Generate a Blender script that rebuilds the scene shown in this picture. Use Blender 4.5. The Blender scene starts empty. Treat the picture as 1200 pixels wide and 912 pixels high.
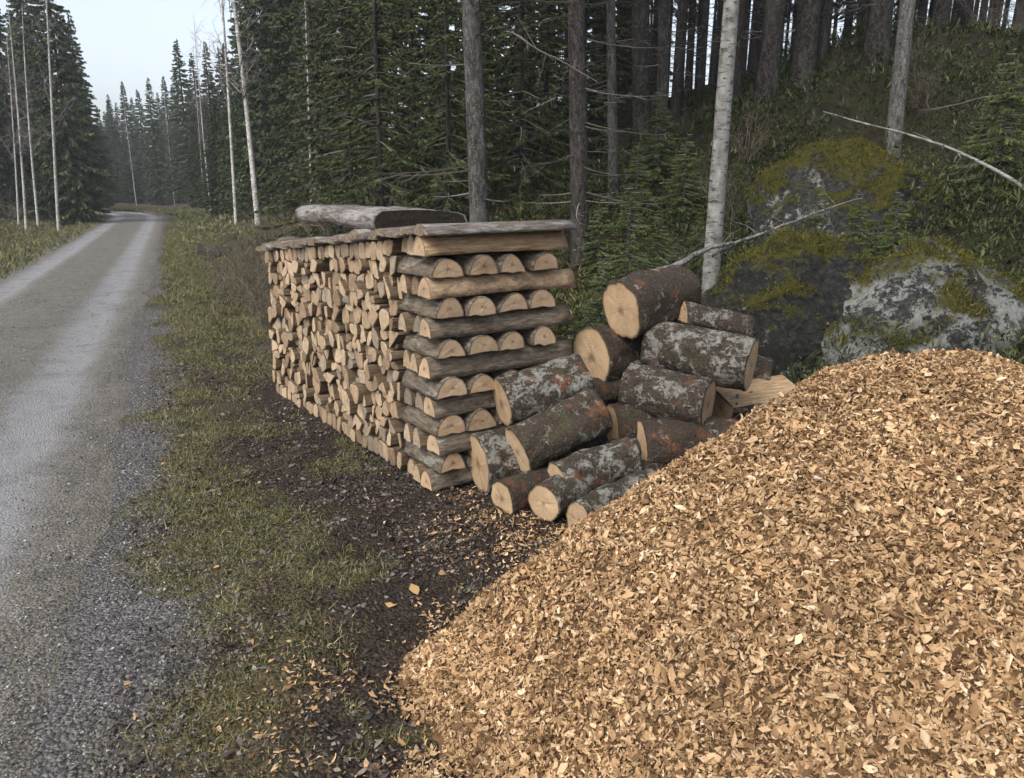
import bpy, math, random
import numpy as np
from mathutils import Vector, Matrix, Euler

random.seed(7)
RNG = np.random.default_rng(11)
S = bpy.context.scene
COL = S.collection

# ------------------------------------------------------------------ camera
IW, IH, F = 1200.0, 912.0, 890.0
CAM_H = 1.6
PITCH = math.atan(231.0 / F)
SP, CP = math.sin(PITCH), math.cos(PITCH)
cam = bpy.data.cameras.new('camera')
cam.sensor_fit = 'HORIZONTAL'; cam.sensor_width = 36.0
cam.lens = 36.0 * F / IW
cam.clip_start = 0.05; cam.clip_end = 3000
camo = bpy.data.objects.new('camera', cam)
camo.location = (0, 0, CAM_H)
camo.rotation_euler = (math.pi / 2 - PITCH, 0, 0)
COL.objects.link(camo); S.camera = camo

# ------------------------------------------------------------------ world, sun, exposure
SUN_EL, SUN_AZ = math.radians(48), math.radians(215)   # azimuth clockwise from +Y (sun behind the camera, to the left)
W = bpy.data.worlds.new('World'); S.world = W; W.use_nodes = True
wn = W.node_tree; wn.nodes.clear()
sky = wn.nodes.new('ShaderNodeTexSky'); sky.sky_type = 'NISHITA'; sky.sun_disc = False
sky.sun_elevation = SUN_EL; sky.sun_rotation = SUN_AZ
sky.air_density = 1.0; sky.dust_density = 4.0; sky.ozone_density = 1.5
hs = wn.nodes.new('ShaderNodeHueSaturation'); hs.inputs['Saturation'].default_value = 0.50
bg = wn.nodes.new('ShaderNodeBackground'); bg.inputs['Strength'].default_value = 0.15
wo = wn.nodes.new('ShaderNodeOutputWorld')
wn.links.new(sky.outputs[0], hs.inputs['Color']); wn.links.new(hs.outputs[0], bg.inputs['Color'])
wn.links.new(bg.outputs[0], wo.inputs['Surface'])
sl = bpy.data.lights.new('sun', 'SUN'); sl.energy = 0.8; sl.angle = math.radians(28); sl.color = (1, .95, .88)
so = bpy.data.objects.new('sun', sl); COL.objects.link(so)
sd = Vector((math.sin(SUN_AZ) * math.cos(SUN_EL), math.cos(SUN_AZ) * math.cos(SUN_EL), math.sin(SUN_EL)))
so.rotation_euler = sd.to_track_quat('Z', 'Y').to_euler(); so.location = sd * 30
S.view_settings.view_transform = 'Standard'; S.view_settings.look = 'None'
S.view_settings.gamma = 1; S.view_settings.exposure = 1.06
S.view_settings.use_curve_mapping = False
S.render.engine = 'CYCLES'
S.cycles.max_bounces = 6; S.cycles.diffuse_bounces = 2; S.cycles.volume_bounces = 0; S.cycles.glossy_bounces = 2
S.cycles.use_denoising = True

# ------------------------------------------------------------------ numpy helpers
def _hash(ix, iy, iz, seed):
    h = (ix.astype(np.int64) * 374761393 + iy.astype(np.int64) * 668265263 + iz.astype(np.int64) * 2147483647 + seed * 1274126177) & 0xffffffff
    h = ((h ^ (h >> 13)) * 1274126177) & 0xffffffff
    h = ((h ^ (h >> 16)) * 2246822519) & 0xffffffff
    return ((h ^ (h >> 15)) & 0xffffff) / float(0xffffff)

def vnoise(x, y, z=None, seed=0):
    x = np.asarray(x, float); y = np.asarray(y, float)
    z = np.zeros_like(x) if z is None else np.asarray(z, float)
    ix, iy, iz = np.floor(x), np.floor(y), np.floor(z)
    fx, fy, fz = x - ix, y - iy, z - iz
    fx, fy, fz = [t * t * (3 - 2 * t) for t in (fx, fy, fz)]
    r = 0
    for dx in (0, 1):
        for dy in (0, 1):
            for dz in (0, 1):
                w = (fx if dx else 1 - fx) * (fy if dy else 1 - fy) * (fz if dz else 1 - fz)
                r = r + w * _hash(ix + dx, iy + dy, iz + dz, seed)
    return r * 2 - 1

def fbm(x, y, z=None, seed=0, oct=4, gain=.5):
    a, s, f = 1., 0., 1.
    for o in range(oct):
        s = s + a * vnoise(np.asarray(x) * f, np.asarray(y) * f, None if z is None else np.asarray(z) * f, seed + o * 17)
        a *= gain; f *= 2.03
    return s

def sstep(a, b, x):
    t = np.clip((np.asarray(x, float) - a) / (b - a), 0, 1)
    return t * t * (3 - 2 * t)

def mesh_np(name, V, faces):
    """V (N,3); faces: list of int arrays, each (M,k)."""
    me = bpy.data.meshes.new(name)
    V = np.asarray(V, np.float32)
    faces = [np.asarray(f, np.int32) for f in faces if len(f)]
    me.vertices.add(len(V)); me.vertices.foreach_set('co', V.ravel())
    tot = np.concatenate([np.full(len(f), f.shape[1], np.int32) for f in faces])
    loops = np.concatenate([f.ravel() for f in faces])
    start = np.zeros(len(tot), np.int32); start[1:] = np.cumsum(tot)[:-1]
    me.loops.add(len(loops)); me.loops.foreach_set('vertex_index', loops)
    me.polygons.add(len(tot)); me.polygons.foreach_set('loop_start', start); me.polygons.foreach_set('loop_total', tot)
    me.polygons.foreach_set('use_smooth', np.zeros(len(tot), bool))
    me.update(calc_edges=True)
    return me

def smooth(me):
    me.polygons.foreach_set('use_smooth', np.ones(len(me.polygons), bool))
    return me

def tag(o, label=None, cat=None, group=None, kind=None):
    if label: o['label'] = label
    if cat: o['category'] = cat
    if group: o['group'] = group
    if kind: o['kind'] = kind
    return o

def obj(name, me, mat=None, parent=None):
    o = bpy.data.objects.new(name, me); COL.objects.link(o)
    if mat is not None:
        for m in (mat if isinstance(mat, (list, tuple)) else [mat]):
            if me.materials.get(m.name) is None: me.materials.append(m)
    if parent is not None: o.parent = parent
    return o

def empty(name, loc=(0, 0, 0)):
    o = bpy.data.objects.new(name, None); COL.objects.link(o); o.location = loc
    o.empty_display_size = .2
    return o

def rot_mats(eul):
    """(N,3) euler xyz -> (N,3,3)"""
    cx, cy, cz = np.cos(eul).T; sx, sy, sz = np.sin(eul).T
    R = np.empty((len(eul), 3, 3))
    R[:, 0, 0] = cy * cz; R[:, 0, 1] = sx * sy * cz - cx * sz; R[:, 0, 2] = cx * sy * cz + sx * sz
    R[:, 1, 0] = cy * sz; R[:, 1, 1] = sx * sy * sz + cx * cz; R[:, 1, 2] = cx * sy * sz - sx * cz
    R[:, 2, 0] = -sy; R[:, 2, 1] = sx * cy; R[:, 2, 2] = cx * cy
    return R

def frames_from_normal(nrm, spin):
    """(N,3) normals + spin angle -> rotation matrices whose Z is the normal"""
    n = nrm / np.linalg.norm(nrm, axis=1, keepdims=True)
    t = np.where(np.abs(n[:, :1]) > .9, np.array([[0., 1, 0]]), np.array([[1., 0, 0]]))
    a = np.cross(t, n); a /= np.linalg.norm(a, axis=1, keepdims=True)
    b = np.cross(n, a)
    c, s = np.cos(spin)[:, None], np.sin(spin)[:, None]
    x = a * c + b * s; y = -a * s + b * c
    return np.stack([x, y, n], axis=2)

def scatter(templates, pos, R, scl, pick=None):
    """templates: list of (V, F) same face size each. returns V, [faces]"""
    n = len(pos); scl = np.asarray(scl)
    if scl.ndim == 1: scl = np.repeat(scl[:, None], 3, 1)
    if pick is None: pick = RNG.integers(0, len(templates), n)
    Vs, Fs, off = [], {}, 0
    for k, (tv, tf) in enumerate(templates):
        idx = np.nonzero(pick == k)[0]
        if not len(idx): continue
        tv = np.asarray(tv, float)
        v = tv[None] * scl[idx][:, None, :]
        v = np.einsum('nij,nkj->nki', R[idx], v) + pos[idx][:, None, :]
        Vs.append(v.reshape(-1, 3))
        base = off + np.arange(len(idx)) * len(tv)
        for f in tf:
            f = np.asarray(f)
            Fs.setdefault(f.shape[1], []).append((f[None] + base[:, None, None]).reshape(-1, f.shape[1]))
        off += len(idx) * len(tv)
    return np.concatenate(Vs), [np.concatenate(x) for x in Fs.values()]

def join_np(parts):
    Vs, Fs, off = [], [], 0
    for V, fl in parts:
        V = np.asarray(V)
        if not len(V): continue
        Vs.append(V); Fs += [np.asarray(f) + off for f in fl if len(f)]; off += len(V)
    return np.concatenate(Vs), Fs

def tube(P, r, sides=6, cap=False):
    """polyline P (n,3), radii r (n,) -> V, [quads]"""
    P = np.asarray(P, float); r = np.broadcast_to(np.asarray(r, float), (len(P),))
    T = np.gradient(P, axis=0); T /= np.linalg.norm(T, axis=1, keepdims=True) + 1e-9
    ref = np.array([0, 0, 1.]) if abs(T[0, 2]) < .8 else np.array([1., 0, 0])
    A = np.cross(T, ref); A /= np.linalg.norm(A, axis=1, keepdims=True) + 1e-9
    B = np.cross(T, A)
    an = np.arange(sides) * 2 * math.pi / sides
    V = P[:, None] + r[:, None, None] * (np.cos(an)[None, :, None] * A[:, None] + np.sin(an)[None, :, None] * B[:, None])
    n = len(P)
    i = np.arange(n - 1)[:, None] * sides; j = np.arange(sides)[None]; j2 = (j + 1) % sides
    Q = np.stack([i + j, i + j2, i + sides + j2, i + sides + j], -1).reshape(-1, 4)
    return V.reshape(-1, 3), [Q]

# ------------------------------------------------------------------ pixel -> place
def ray(px, py):
    a = (px - IW / 2) / F; b = -(py - IH / 2) / F
    return np.array([a, CP + b * SP, -SP + b * CP])      # camera at (0,0,CAM_H)

def at_z(px, py, z=0.):
    d = ray(px, py); t = (z - CAM_H) / d[2]
    return np.array([d[0] * t, d[1] * t, z])

def at_y(px, py, y):
    d = ray(px, py); t = y / d[1]
    return np.array([d[0] * t, y, CAM_H + d[2] * t])

def pxscale(p):
    """pixels per metre at world point p"""
    return F / (p[1] * CP - (p[2] - CAM_H) * SP)

RA = math.radians(23.5)
NX, NY = math.cos(RA), math.sin(RA)          # across the road, to the right
DX, DY = -math.sin(RA), math.cos(RA)         # along the road
def uv(x, y): return x * NX + y * NY, x * DX + y * DY
def xy(u, v): return u * NX + v * DX, u * NY + v * DY

RHW = 1.46
def road_c(v):
    v = np.asarray(v, float)
    return -1.86 - .020 * np.clip(v - 46, 0, None) ** 2 * (1 / (1 + .012 * np.clip(v - 46, 0, None)))

def H(x, y, fine=True):
    x = np.asarray(x, float); y = np.asarray(y, float)
    u, v = uv(x, y)
    rc = road_c(v); du = u - rc
    z = .32 * sstep(12, 60, v)
    u0 = 3.4 - 2.4 * sstep(6.3, 9.5, v)
    t = u - u0
    ramp = np.where(t > 0, t * t / (t + .9), 0) * .47
    hill = (ramp - np.logaddexp(0, (ramp - 4.0) * 3) / 3) * (1 - .55 * sstep(9, 16, v) * (1 - sstep(5, 12, u)))
    hill = hill - .03 * np.clip(u - 15, 0, 30)
    z = z + hill
    z = z - .13 * np.exp(-((du - 2.55) / .30) ** 2) * sstep(7.2, 9, v)
    z = z - .12 * np.exp(-((du + 2.7) / .5) ** 2) + .35 * sstep(-3.2, -7, du)
    off = sstep(1.3, 1.7, np.abs(du))
    if fine:
        forest = sstep(0, 1.5, t) + sstep(-4, -6, du)
        z = z + off * .022 * fbm(x * 2.2, y * 2.2, seed=3, oct=3)
        z = z + off * .012 * fbm(x * 11, y * 11, seed=5, oct=2) * np.exp(-v / 25)
        z = z + forest * .16 * fbm(x * .9, y * .9, seed=9, oct=3)
    return z

def Hs(x, y): return float(H(np.array([x]), np.array([y]))[0])

def hit(px, py, y0=2.0, y1=140.0):
    d = ray(px, py)
    ys = np.concatenate([np.arange(y0, 30, .04), np.arange(30, y1, .25)])
    t = ys / d[1]
    X = d[0] * t; Z = CAM_H + d[2] * t
    below = np.nonzero(Z < H(X, ys))[0]
    k = below[0] if len(below) else len(ys) - 1
    return np.array([X[k], ys[k], float(H(X[k:k + 1], ys[k:k + 1])[0])])

# ------------------------------------------------------------------ materials
class NT:
    def __init__(s, name, rough=.8, spec=.3):
        s.m = bpy.data.materials.new(name); s.m.use_nodes = True
        s.t = s.m.node_tree; s.b = s.t.nodes['Principled BSDF']
        s.b.inputs['Roughness'].default_value = rough
        s.b.inputs['Specular IOR Level'].default_value = spec
    def n(s, typ, **kw):
        nd = s.t.nodes.new('ShaderNode' + typ)
        for k, v in kw.items(): setattr(nd, k, v)
        return nd
    def l(s, a, b): s.t.links.new(a, b)
    def obj(s, scale=(1, 1, 1), gen='Object'):
        tc = s.n('TexCoord'); mp = s.n('Mapping'); mp.inputs['Scale'].default_value = scale
        s.l(tc.outputs[gen], mp.inputs[0]); return mp.outputs[0]
    def world(s, scale=(1, 1, 1)):
        g = s.n('NewGeometry'); mp = s.n('Mapping'); mp.inputs['Scale'].default_value = scale
        s.l(g.outputs['Position'], mp.inputs[0]); return mp.outputs[0]
    def noise(s, vec, scale, detail=4, rough=.55, dist=0.):
        nd = s.n('TexNoise'); nd.inputs['Scale'].default_value = scale; nd.inputs['Detail'].default_value = detail
        nd.inputs['Roughness'].default_value = rough; nd.inputs['Distortion'].default_value = dist
        if vec is not None: s.l(vec, nd.inputs['Vector'])
        return nd.outputs['Fac']
    def ramp(s, fac, stops, interp='LINEAR'):
        nd = s.n('ValToRGB'); cr = nd.color_ramp; cr.interpolation = interp
        while len(cr.elements) < len(stops): cr.elements.new(.5)
        for e, (p, c) in zip(cr.elements, stops):
            e.position = p; e.color = (c, c, c, 1) if isinstance(c, (int, float)) else (*c, 1)
        s.l(fac, nd.inputs[0]); return nd.outputs[0]
    def mix(s, fac, a, b, mode='MIX'):
        nd = s.n('Mix', data_type='RGBA', blend_type=mode)
        if isinstance(fac, (int, float)): nd.inputs[0].default_value = fac
        else: s.l(fac, nd.inputs[0])
        for i, c in ((6, a), (7, b)):
            if isinstance(c, tuple): nd.inputs[i].default_value = (*c, 1)
            else: s.l(c, nd.inputs[i])
        return nd.outputs[2]
    def math(s, op, a, b=None):
        nd = s.n('Math', operation=op)
        for i, c in ((0, a), (1, b)):
            if c is None: continue
            if isinstance(c, (int, float)): nd.inputs[i].default_value = c
            else: s.l(c, nd.inputs[i])
        return nd.outputs[0]
    def attr(s, name):
        nd = s.n('Attribute', attribute_name=name); return nd.outputs['Fac']
    def col(s, c):
        if isinstance(c, tuple): s.b.inputs['Base Color'].default_value = (*c, 1)
        else: s.l(c, s.b.inputs['Base Color'])
    def bump(s, h, strength=.5, dist=.01):
        nd = s.n('Bump'); nd.inputs['Strength'].default_value = strength; nd.inputs['Distance'].default_value = dist
        s.l(h, nd.inputs['Height']); s.l(nd.outputs[0], s.b.inputs['Normal'])
    def cells(s, vec, scale, rnd=1.):
        nd = s.n('TexVoronoi'); nd.inputs['Scale'].default_value = scale; nd.inputs['Randomness'].default_value = rnd
        s.l(vec, nd.inputs['Vector'])
        sp = s.n('SeparateColor'); s.l(nd.outputs['Color'], sp.inputs[0])
        return sp.outputs[0], nd.outputs['Distance']
    def island(s): return s.n('NewGeometry').outputs['Random Per Island']
    def orand(s): return s.n('ObjectInfo').outputs['Random']

def mat_island(name, stops, rough=.8, spec=.2, hmix=None, var=None, interp='LINEAR'):
    m = NT(name, rough, spec)
    c = m.ramp(m.island(), stops, interp)
    n = m.noise(m.world(), 3.0 if var is None else var, 3)
    c = m.mix(1.0, c, m.ramp(n, [(.25, .72), (.75, 1.18)]), 'MULTIPLY')
    m.col(c); return m.m

def mat_ground():
    m = NT('forest_ground', .9, .2)
    w = m.world()
    n1 = m.noise(w, 6, 6, .6); n2 = m.noise(w, 45, 5, .7); n3 = m.noise(w, 1.3, 4)
    soil = m.ramp(n2, [(.3, (.016, .012, .009)), (.55, (.038, .027, .019)), (.8, (.075, .052, .034))])
    turf = m.ramp(n2, [(.3, (.030, .030, .010)), (.55, (.078, .072, .024)), (.8, (.14, .12, .05))])
    straw = m.ramp(n2, [(.3, (.05, .04, .02)), (.6, (.13, .10, .05)), (.85, (.22, .17, .09))])
    moss = m.mix(m.ramp(n1, [(.42, 0.), (.60, 1.)]), m.ramp(n2, [(.3, (.010, .008, .006)), (.6, (.030, .022, .015)), (.8, (.055, .04, .026))]), m.ramp(n2, [(.3, (.012, .015, .004)), (.55, (.032, .036, .009)), (.8, (.06, .06, .016))]))
    grav = m.ramp(n2, [(.3, (.05, .047, .044)), (.55, (.115, .11, .104)), (.8, (.22, .215, .21))])
    turf = m.mix(m.ramp(n3, [(.42, 0.), (.62, 1.)]), turf, straw)
    c = m.mix(m.attr('grass'), soil, turf)
    c = m.mix(m.attr('moss'), c, moss)
    c = m.mix(m.attr('gravel'), c, grav)
    cv, cd = m.cells(w, 75); cv2, cd2 = m.cells(w, 170)
    c = m.mix(1.0, c, m.ramp(m.math('ADD', m.math('MULTIPLY', cv, .6), m.math('MULTIPLY', cv2, .4)), [(.15, .45), (.85, 1.65)]), 'MULTIPLY')
    m.col(c); m.bump(m.math('SUBTRACT', n2, cd), 1., .02); return m.m

def mat_road():
    m = NT('gravel_road', .62, .4)
    w = m.world()
    nf = m.noise(w, 90, 4, .75); nm = m.noise(w, 9, 5, .65); nl = m.noise(w, 1.1, 4, .6)
    fine = m.ramp(nf, [(.28, (.10, .098, .098)), (.5, (.20, .197, .197)), (.74, (.34, .337, .34))])
    rough = m.ramp(nf, [(.28, (.042, .036, .027)), (.5, (.112, .100, .078)), (.74, (.24, .222, .185))])
    t = m.math('ADD', m.attr('track'), m.math('MULTIPLY', m.math('SUBTRACT', nm, .5), 1.3))
    t = m.math('ADD', t, m.math('MULTIPLY', m.math('SUBTRACT', nl, .5), .8))
    c = m.mix(m.ramp(t, [(.2, 0.), (.75, 1.)]), rough, fine)
    c = m.mix(m.math('MULTIPLY', m.ramp(m.noise(w, 2.2, 5, .6), [(.5, 0.), (.68, 1.)]), .5), c, (.055, .052, .03))
    cv, cd = m.cells(w, 85); cv2, cd2 = m.cells(w, 210)
    g = m.mix(m.ramp(t, [(.2, 0.), (.75, 1.)]), m.ramp(cv, [(.1, .68), (.9, 1.5)]), m.ramp(cv2, [(.1, .85), (.9, 1.35)]))
    c = m.mix(1.0, c, g, 'MULTIPLY')
    m.col(c)
    m.l(m.ramp(nm, [(.3, .42), (.7, .8)]), m.b.inputs['Roughness'])
    m.bump(m.math('SUBTRACT', nf, cd), .9, .014); return m.m

def mat_cut(name, base, dark, light, var=.25):
    m = NT(name, .75, .25)
    v = m.obj(); rim = m.attr('rim')
    off = m.n('VectorMath', operation='ADD'); m.l(v, off.inputs[0])
    cb = m.n('CombineXYZ')
    for i in range(3): m.l(m.math('MULTIPLY', m.orand(), 9.7 * (i + 1)), cb.inputs[i])
    m.l(cb.outputs[0], off.inputs[1]); vo = off.outputs[0]
    n = m.noise(vo, 11, 5, .65); nf = m.noise(vo, 120, 3, .6); nb = m.noise(vo, 4, 4, .6)
    ring = m.math('SINE', m.math('ADD', m.math('MULTIPLY', rim, 62.), m.math('MULTIPLY', n, 9.)))
    c = m.mix(m.ramp(ring, [(.0, 0.), (1., .5)]), base, dark)
    c = m.mix(m.ramp(n, [(.38, 0.), (.7, .7)]), c, light)
    c = m.mix(m.ramp(nb, [(.5, 0.), (.72, .55)]), c, tuple(x * .62 for x in dark))          # weathered stain
    # drying cracks run out from the heart
    sp = m.n('SeparateXYZ'); m.l(v, sp.inputs[0])
    an = m.math('ARCTAN2', sp.outputs[1], sp.outputs[2])
    cv = m.n('CombineXYZ'); m.l(m.math('MULTIPLY', an, 2.6), cv.inputs[0]); m.l(m.math('MULTIPLY', rim, .9), cv.inputs[1]); m.l(m.math('MULTIPLY', m.orand(), 40.), cv.inputs[2])
    ck = m.noise(cv.outputs[0], 1.6, 2, .5)
    line = m.ramp(m.math('ABSOLUTE', m.math('SUBTRACT', ck, .5)), [(.0, 1.), (.022, 0.)])
    c = m.mix(m.math('MULTIPLY', line, m.ramp(rim, [(.25, .75), (.7, 0.)])), c, tuple(x * .25 for x in dark))
    heart = m.math('ADD', rim, m.math('MULTIPLY', m.math('SUBTRACT', n, .5), .5))
    c = m.mix(m.ramp(heart, [(.0, .8), (.10, .55), (.26, 0.)]), c, tuple(x * .4 for x in dark))
    c = m.mix(m.ramp(rim, [(.90, 0.), (.985, .8)]), c, tuple(x * .4 for x in dark))
    c = m.mix(1.0, c, m.ramp(nf, [(.3, .8), (.7, 1.12)]), 'MULTIPLY')
    hv = m.n('HueSaturation'); m.l(c, hv.inputs['Color'])
    m.l(m.math('ADD', m.math('MULTIPLY', m.orand(), var), 1 - var * .6), hv.inputs['Value'])
    m.col(hv.outputs[0]); m.bump(nf, .3, .003); return m.m

def mat_billet_end():
    m = NT('split_wood_end', .8, .2)
    w = m.world()
    r = m.orand()
    c = m.ramp(r, [(0, (.17, .12, .078)), (.2, (.29, .205, .128)), (.5, (.385, .285, .182)), (.75, (.42, .32, .215)), (.88, (.29, .228, .165)), (1, (.19, .155, .118))])
    n = m.noise(w, 30, 4, .65); nf = m.noise(w, 160, 3, .6)
    c = m.mix(1.0, c, m.ramp(n, [(.3, .68), (.7, 1.16)]), 'MULTIPLY')
    c = m.mix(1.0, c, m.ramp(nf, [(.3, .8), (.7, 1.12)]), 'MULTIPLY')
    st = m.noise(m.obj((1, 6, 1)), 22, 3, .6)
    c = m.mix(m.ramp(st, [(.60, 0.), (.66, .6)]), c, (.08, .055, .036))
    m.col(c); m.bump(nf, .4, .004); return m.m

def mat_island_end():
    m = NT('split_wood_end_far', .8, .2)
    w = m.world()
    c = m.ramp(m.island(), [(0, (.17, .12, .078)), (.2, (.29, .205, .128)), (.5, (.385, .285, .182)), (.75, (.42, .32, .215)), (.88, (.29, .228, .165)), (1, (.19, .155, .118))])
    n = m.noise(w, 30, 4, .65)
    c = m.mix(1.0, c, m.ramp(n, [(.3, .68), (.7, 1.16)]), 'MULTIPLY')
    m.col(c); return m.m

def mat_bark(name, dark, mid, lichen, orange=0., lich=.5, stretch=(1, 1, 1), scale=1., gen='Object'):
    m = NT(name, .85, .2)
    v = m.obj(stretch, gen)
    off = m.n('VectorMath', operation='ADD'); m.l(v, off.inputs[0])
    cb = m.n('CombineXYZ')
    for i in range(3): m.l(m.math('MULTIPLY', m.orand(), 13.7 * (i + 1)), cb.inputs[i])
    m.l(cb.outputs[0], off.inputs[1]); v = off.outputs[0]
    n1 = m.noise(v, 7 * scale, 6, .62, .6); n2 = m.noise(v, 38 * scale, 5, .68, .3); n3 = m.noise(v, 3.2 * scale, 5, .6)
    c = m.ramp(n2, [(.3, dark), (.62, mid), (.85, tuple(min(1, x * 1.6) for x in mid))])
    if orange:
        c = m.mix(m.math('MULTIPLY', m.ramp(m.noise(v, 4.6 * scale, 4, .55), [(.58, 0.), (.66, 1.)]), orange), c, (.17, .062, .028))
    edge = m.math('ADD', m.math('ADD', n1, m.math('MULTIPLY', m.math('SUBTRACT', n2, .5), .5)), m.math('MULTIPLY', m.math('SUBTRACT', m.orand(), .55), .16))
    n4 = m.noise(v, 16 * scale, 5, .65, .4)
    lc = m.ramp(n4, [(.35, tuple(x * .45 for x in lichen)), (.65, lichen)])
    c = m.mix(m.ramp(edge, [(.66 - lich * .25, 0.), (.76 - lich * .25, .8)]), c, lc)
    c = m.mix(m.ramp(n4, [(.30, .9), (.42, 0.)]), c, dark)
    c = m.mix(m.ramp(n3, [(.56, 0.), (.72, .55)]), c, (.06, .07, .025))
    m.col(c)
    m.bump(m.math('ADD', n2, m.math('MULTIPLY', n4, .6)), 1., .018); return m.m

def mat_birch(name='birch_bark', k=1.):
    m = NT(name, .7, .3)
    v = m.obj()
    st = m.n('Mapping'); st.inputs['Scale'].default_value = (9, 9, 34); m.l(v, st.inputs[0])
    n1 = m.noise(st.outputs[0], 1.0, 4, .6)
    st2 = m.n('Mapping'); st2.inputs['Scale'].default_value = (8, 8, 8); m.l(v, st2.inputs[0])
    n2 = m.noise(st2.outputs[0], 1.0, 6, .65); n3 = m.noise(st2.outputs[0], 9, 4, .6)
    c = m.ramp(n2, [(.3, (.08 * k, .077 * k, .07 * k)), (.5, (.20 * k, .197 * k, .182 * k)), (.7, (.34 * k, .335 * k, .315 * k))])
    c = m.mix(m.ramp(n1, [(.55, 0.), (.62, .92)]), c, (.03, .027, .024))
    c = m.mix(m.ramp(n3, [(.6, 0.), (.75, .6)]), c, (.10, .10, .08))
    m.col(c); m.bump(n1, .5, .01); return m.m

def mat_trunk(name, dark, mid, light):
    m = NT(name, .9, .15)
    v = m.obj((1, 1, .35))
    r = m.orand()
    n1 = m.noise(v, 28, 6, .65, .5); n2 = m.noise(v, 5, 4, .6)
    c = m.ramp(n1, [(.34, dark), (.52, mid), (.70, light)])
    fl = m.noise(m.obj((1, 1, .7)), 60, 4, .6)
    c = m.mix(m.ramp(fl, [(.58, 0.), (.66, .8)]), c, tuple(x * 1.5 for x in light))
    c = m.mix(m.ramp(n2, [(.5, 0.), (.72, .6)]), c, tuple(x * .8 + .02 for x in light))
    hv = m.n('HueSaturation'); m.l(c, hv.inputs['Color'])
    m.l(m.math('ADD', m.math('MULTIPLY', r, .6), .7), hv.inputs['Value'])
    m.col(hv.outputs[0]); m.bump(n1, 1., .02); return m.m

def mat_foliage(name, stops, trans=.25):
    m = NT(name, .65, .25)
    c = m.ramp(m.island(), stops)
    hv = m.n('HueSaturation'); m.l(c, hv.inputs['Color'])
    m.l(m.math('ADD', m.math('MULTIPLY', m.orand(), .5), .75), hv.inputs['Value'])
    m.col(hv.outputs[0]); return m.m

def mat_boulder(name, lich, k=1.):
    m = NT(name, .9, .2)
    v = m.obj(); w = m.world()
    n1 = m.noise(v, 5, 8, .7, .4); n2 = m.noise(v, 24, 8, .78, .4); n3 = m.noise(v, 1.9, 6, .6, .5)
    c = m.ramp(n2, [(p, tuple(q * k for q in cc)) for p, cc in [(.34, (.010, .010, .009)), (.5, (.038, .039, .036)), (.62, (.085, .086, .079)), (.76, (.19, .19, .178))]])
    e = m.math('ADD', n1, m.math('MULTIPLY', m.math('SUBTRACT', n2, .5), .45))
    c = m.mix(m.ramp(e, [(.565 - lich, 0.), (.635 - lich, .9)]), c, m.ramp(n2, [(.3, (.17, .175, .165)), (.7, (.36, .37, .345))]))
    mo = m.math('ADD', m.attr('moss'), m.math('MULTIPLY', m.math('SUBTRACT', n1, .5), 1.5))
    mo = m.math('ADD', mo, m.math('MULTIPLY', m.math('SUBTRACT', n2, .5), .8))
    mc = m.ramp(n2, [(.3, (.018, .018, .003)), (.5, (.055, .054, .009)), (.65, (.09, .085, .013)), (.8, (.14, .12, .02))])
    c = m.mix(m.ramp(mo, [(.40, 0.), (.60, 1.)]), c, mc)
    m.col(c); m.bump(n2, 1., .05); return m.m

MAT = {}
MAT['ground'] = mat_ground(); MAT['road'] = mat_road()
MAT['cut'] = mat_cut('log_cut_end', (.42, .295, .175), (.25, .16, .088), (.50, .37, .235), var=.3)
MAT['cut_small'] = mat_cut('half_log_cut_end', (.385, .27, .168), (.25, .162, .095), (.46, .345, .225))
MAT['billet'] = mat_billet_end(); MAT['billet_far'] = mat_island_end()
MAT['billet_side'] = mat_bark('split_wood_side', (.07, .048, .03), (.17, .12, .075), (.22, .19, .15), lich=.15, stretch=(.3, 2, 2))
MAT['bark'] = mat_bark('alder_bark', (.018, .014, .010), (.075, .059, .042), (.33, .335, .295), orange=.65, lich=.58, scale=1.9)
MAT['bark2'] = mat_bark('alder_bark_dark', (.015, .012, .009), (.066, .050, .037), (.30, .30, .262), orange=.5, lich=.52, scale=1.9)
MAT['bark_half'] = mat_bark('firewood_bark', (.045, .036, .027), (.165, .135, .10), (.30, .285, .24), orange=.1, lich=.45, stretch=(.35, 1.3, 1.3))
MAT['peeled'] = mat_bark('peeled_wood', (.20, .13, .07), (.44, .31, .185), (.47, .37, .25), lich=.2, stretch=(.25, 1.5, 1.5))
MAT['half_peeled'] = mat_bark('half_peeled_wood', (.12, .08, .05), (.36, .26, .16), (.11, .095, .075), lich=.75, stretch=(.5, 1, 1), scale=.7)
MAT['slab'] = mat_bark('weathered_slab', (.05, .042, .035), (.155, .13, .112), (.33, .315, .305), lich=.5, stretch=(.3, 1.2, 1.2))
MAT['slab_end'] = mat_bark('slab_end', (.09, .065, .045), (.24, .185, .13), (.30, .26, .22), lich=.3)
MAT['birch'] = mat_birch(k=.85); MAT['birch_white'] = mat_birch('white_birch_bark', 1.9)
MAT['spruce_trunk'] = mat_trunk('spruce_bark', (.008, .007, .006), (.027, .024, .021), (.07, .066, .06))
MAT['spruce_grey'] = mat_trunk('grey_spruce_bark', (.014, .013, .012), (.055, .052, .048), (.15, .146, .136))
MAT['grey_trunk'] = mat_trunk('grey_bark', (.03, .029, .027), (.10, .096, .09), (.20, .195, .185))
MAT['dead'] = mat_island('dead_branch', [(0, (.04, .034, .028)), (.6, (.10, .09, .077)), (1, (.20, .19, .17))], .9)
MAT['spruce'] = mat_foliage('spruce_needles', [(0, (.018, .029, .012)), (.5, (.042, .062, .024)), (.85, (.070, .092, .033)), (1, (.11, .12, .044))])
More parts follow.
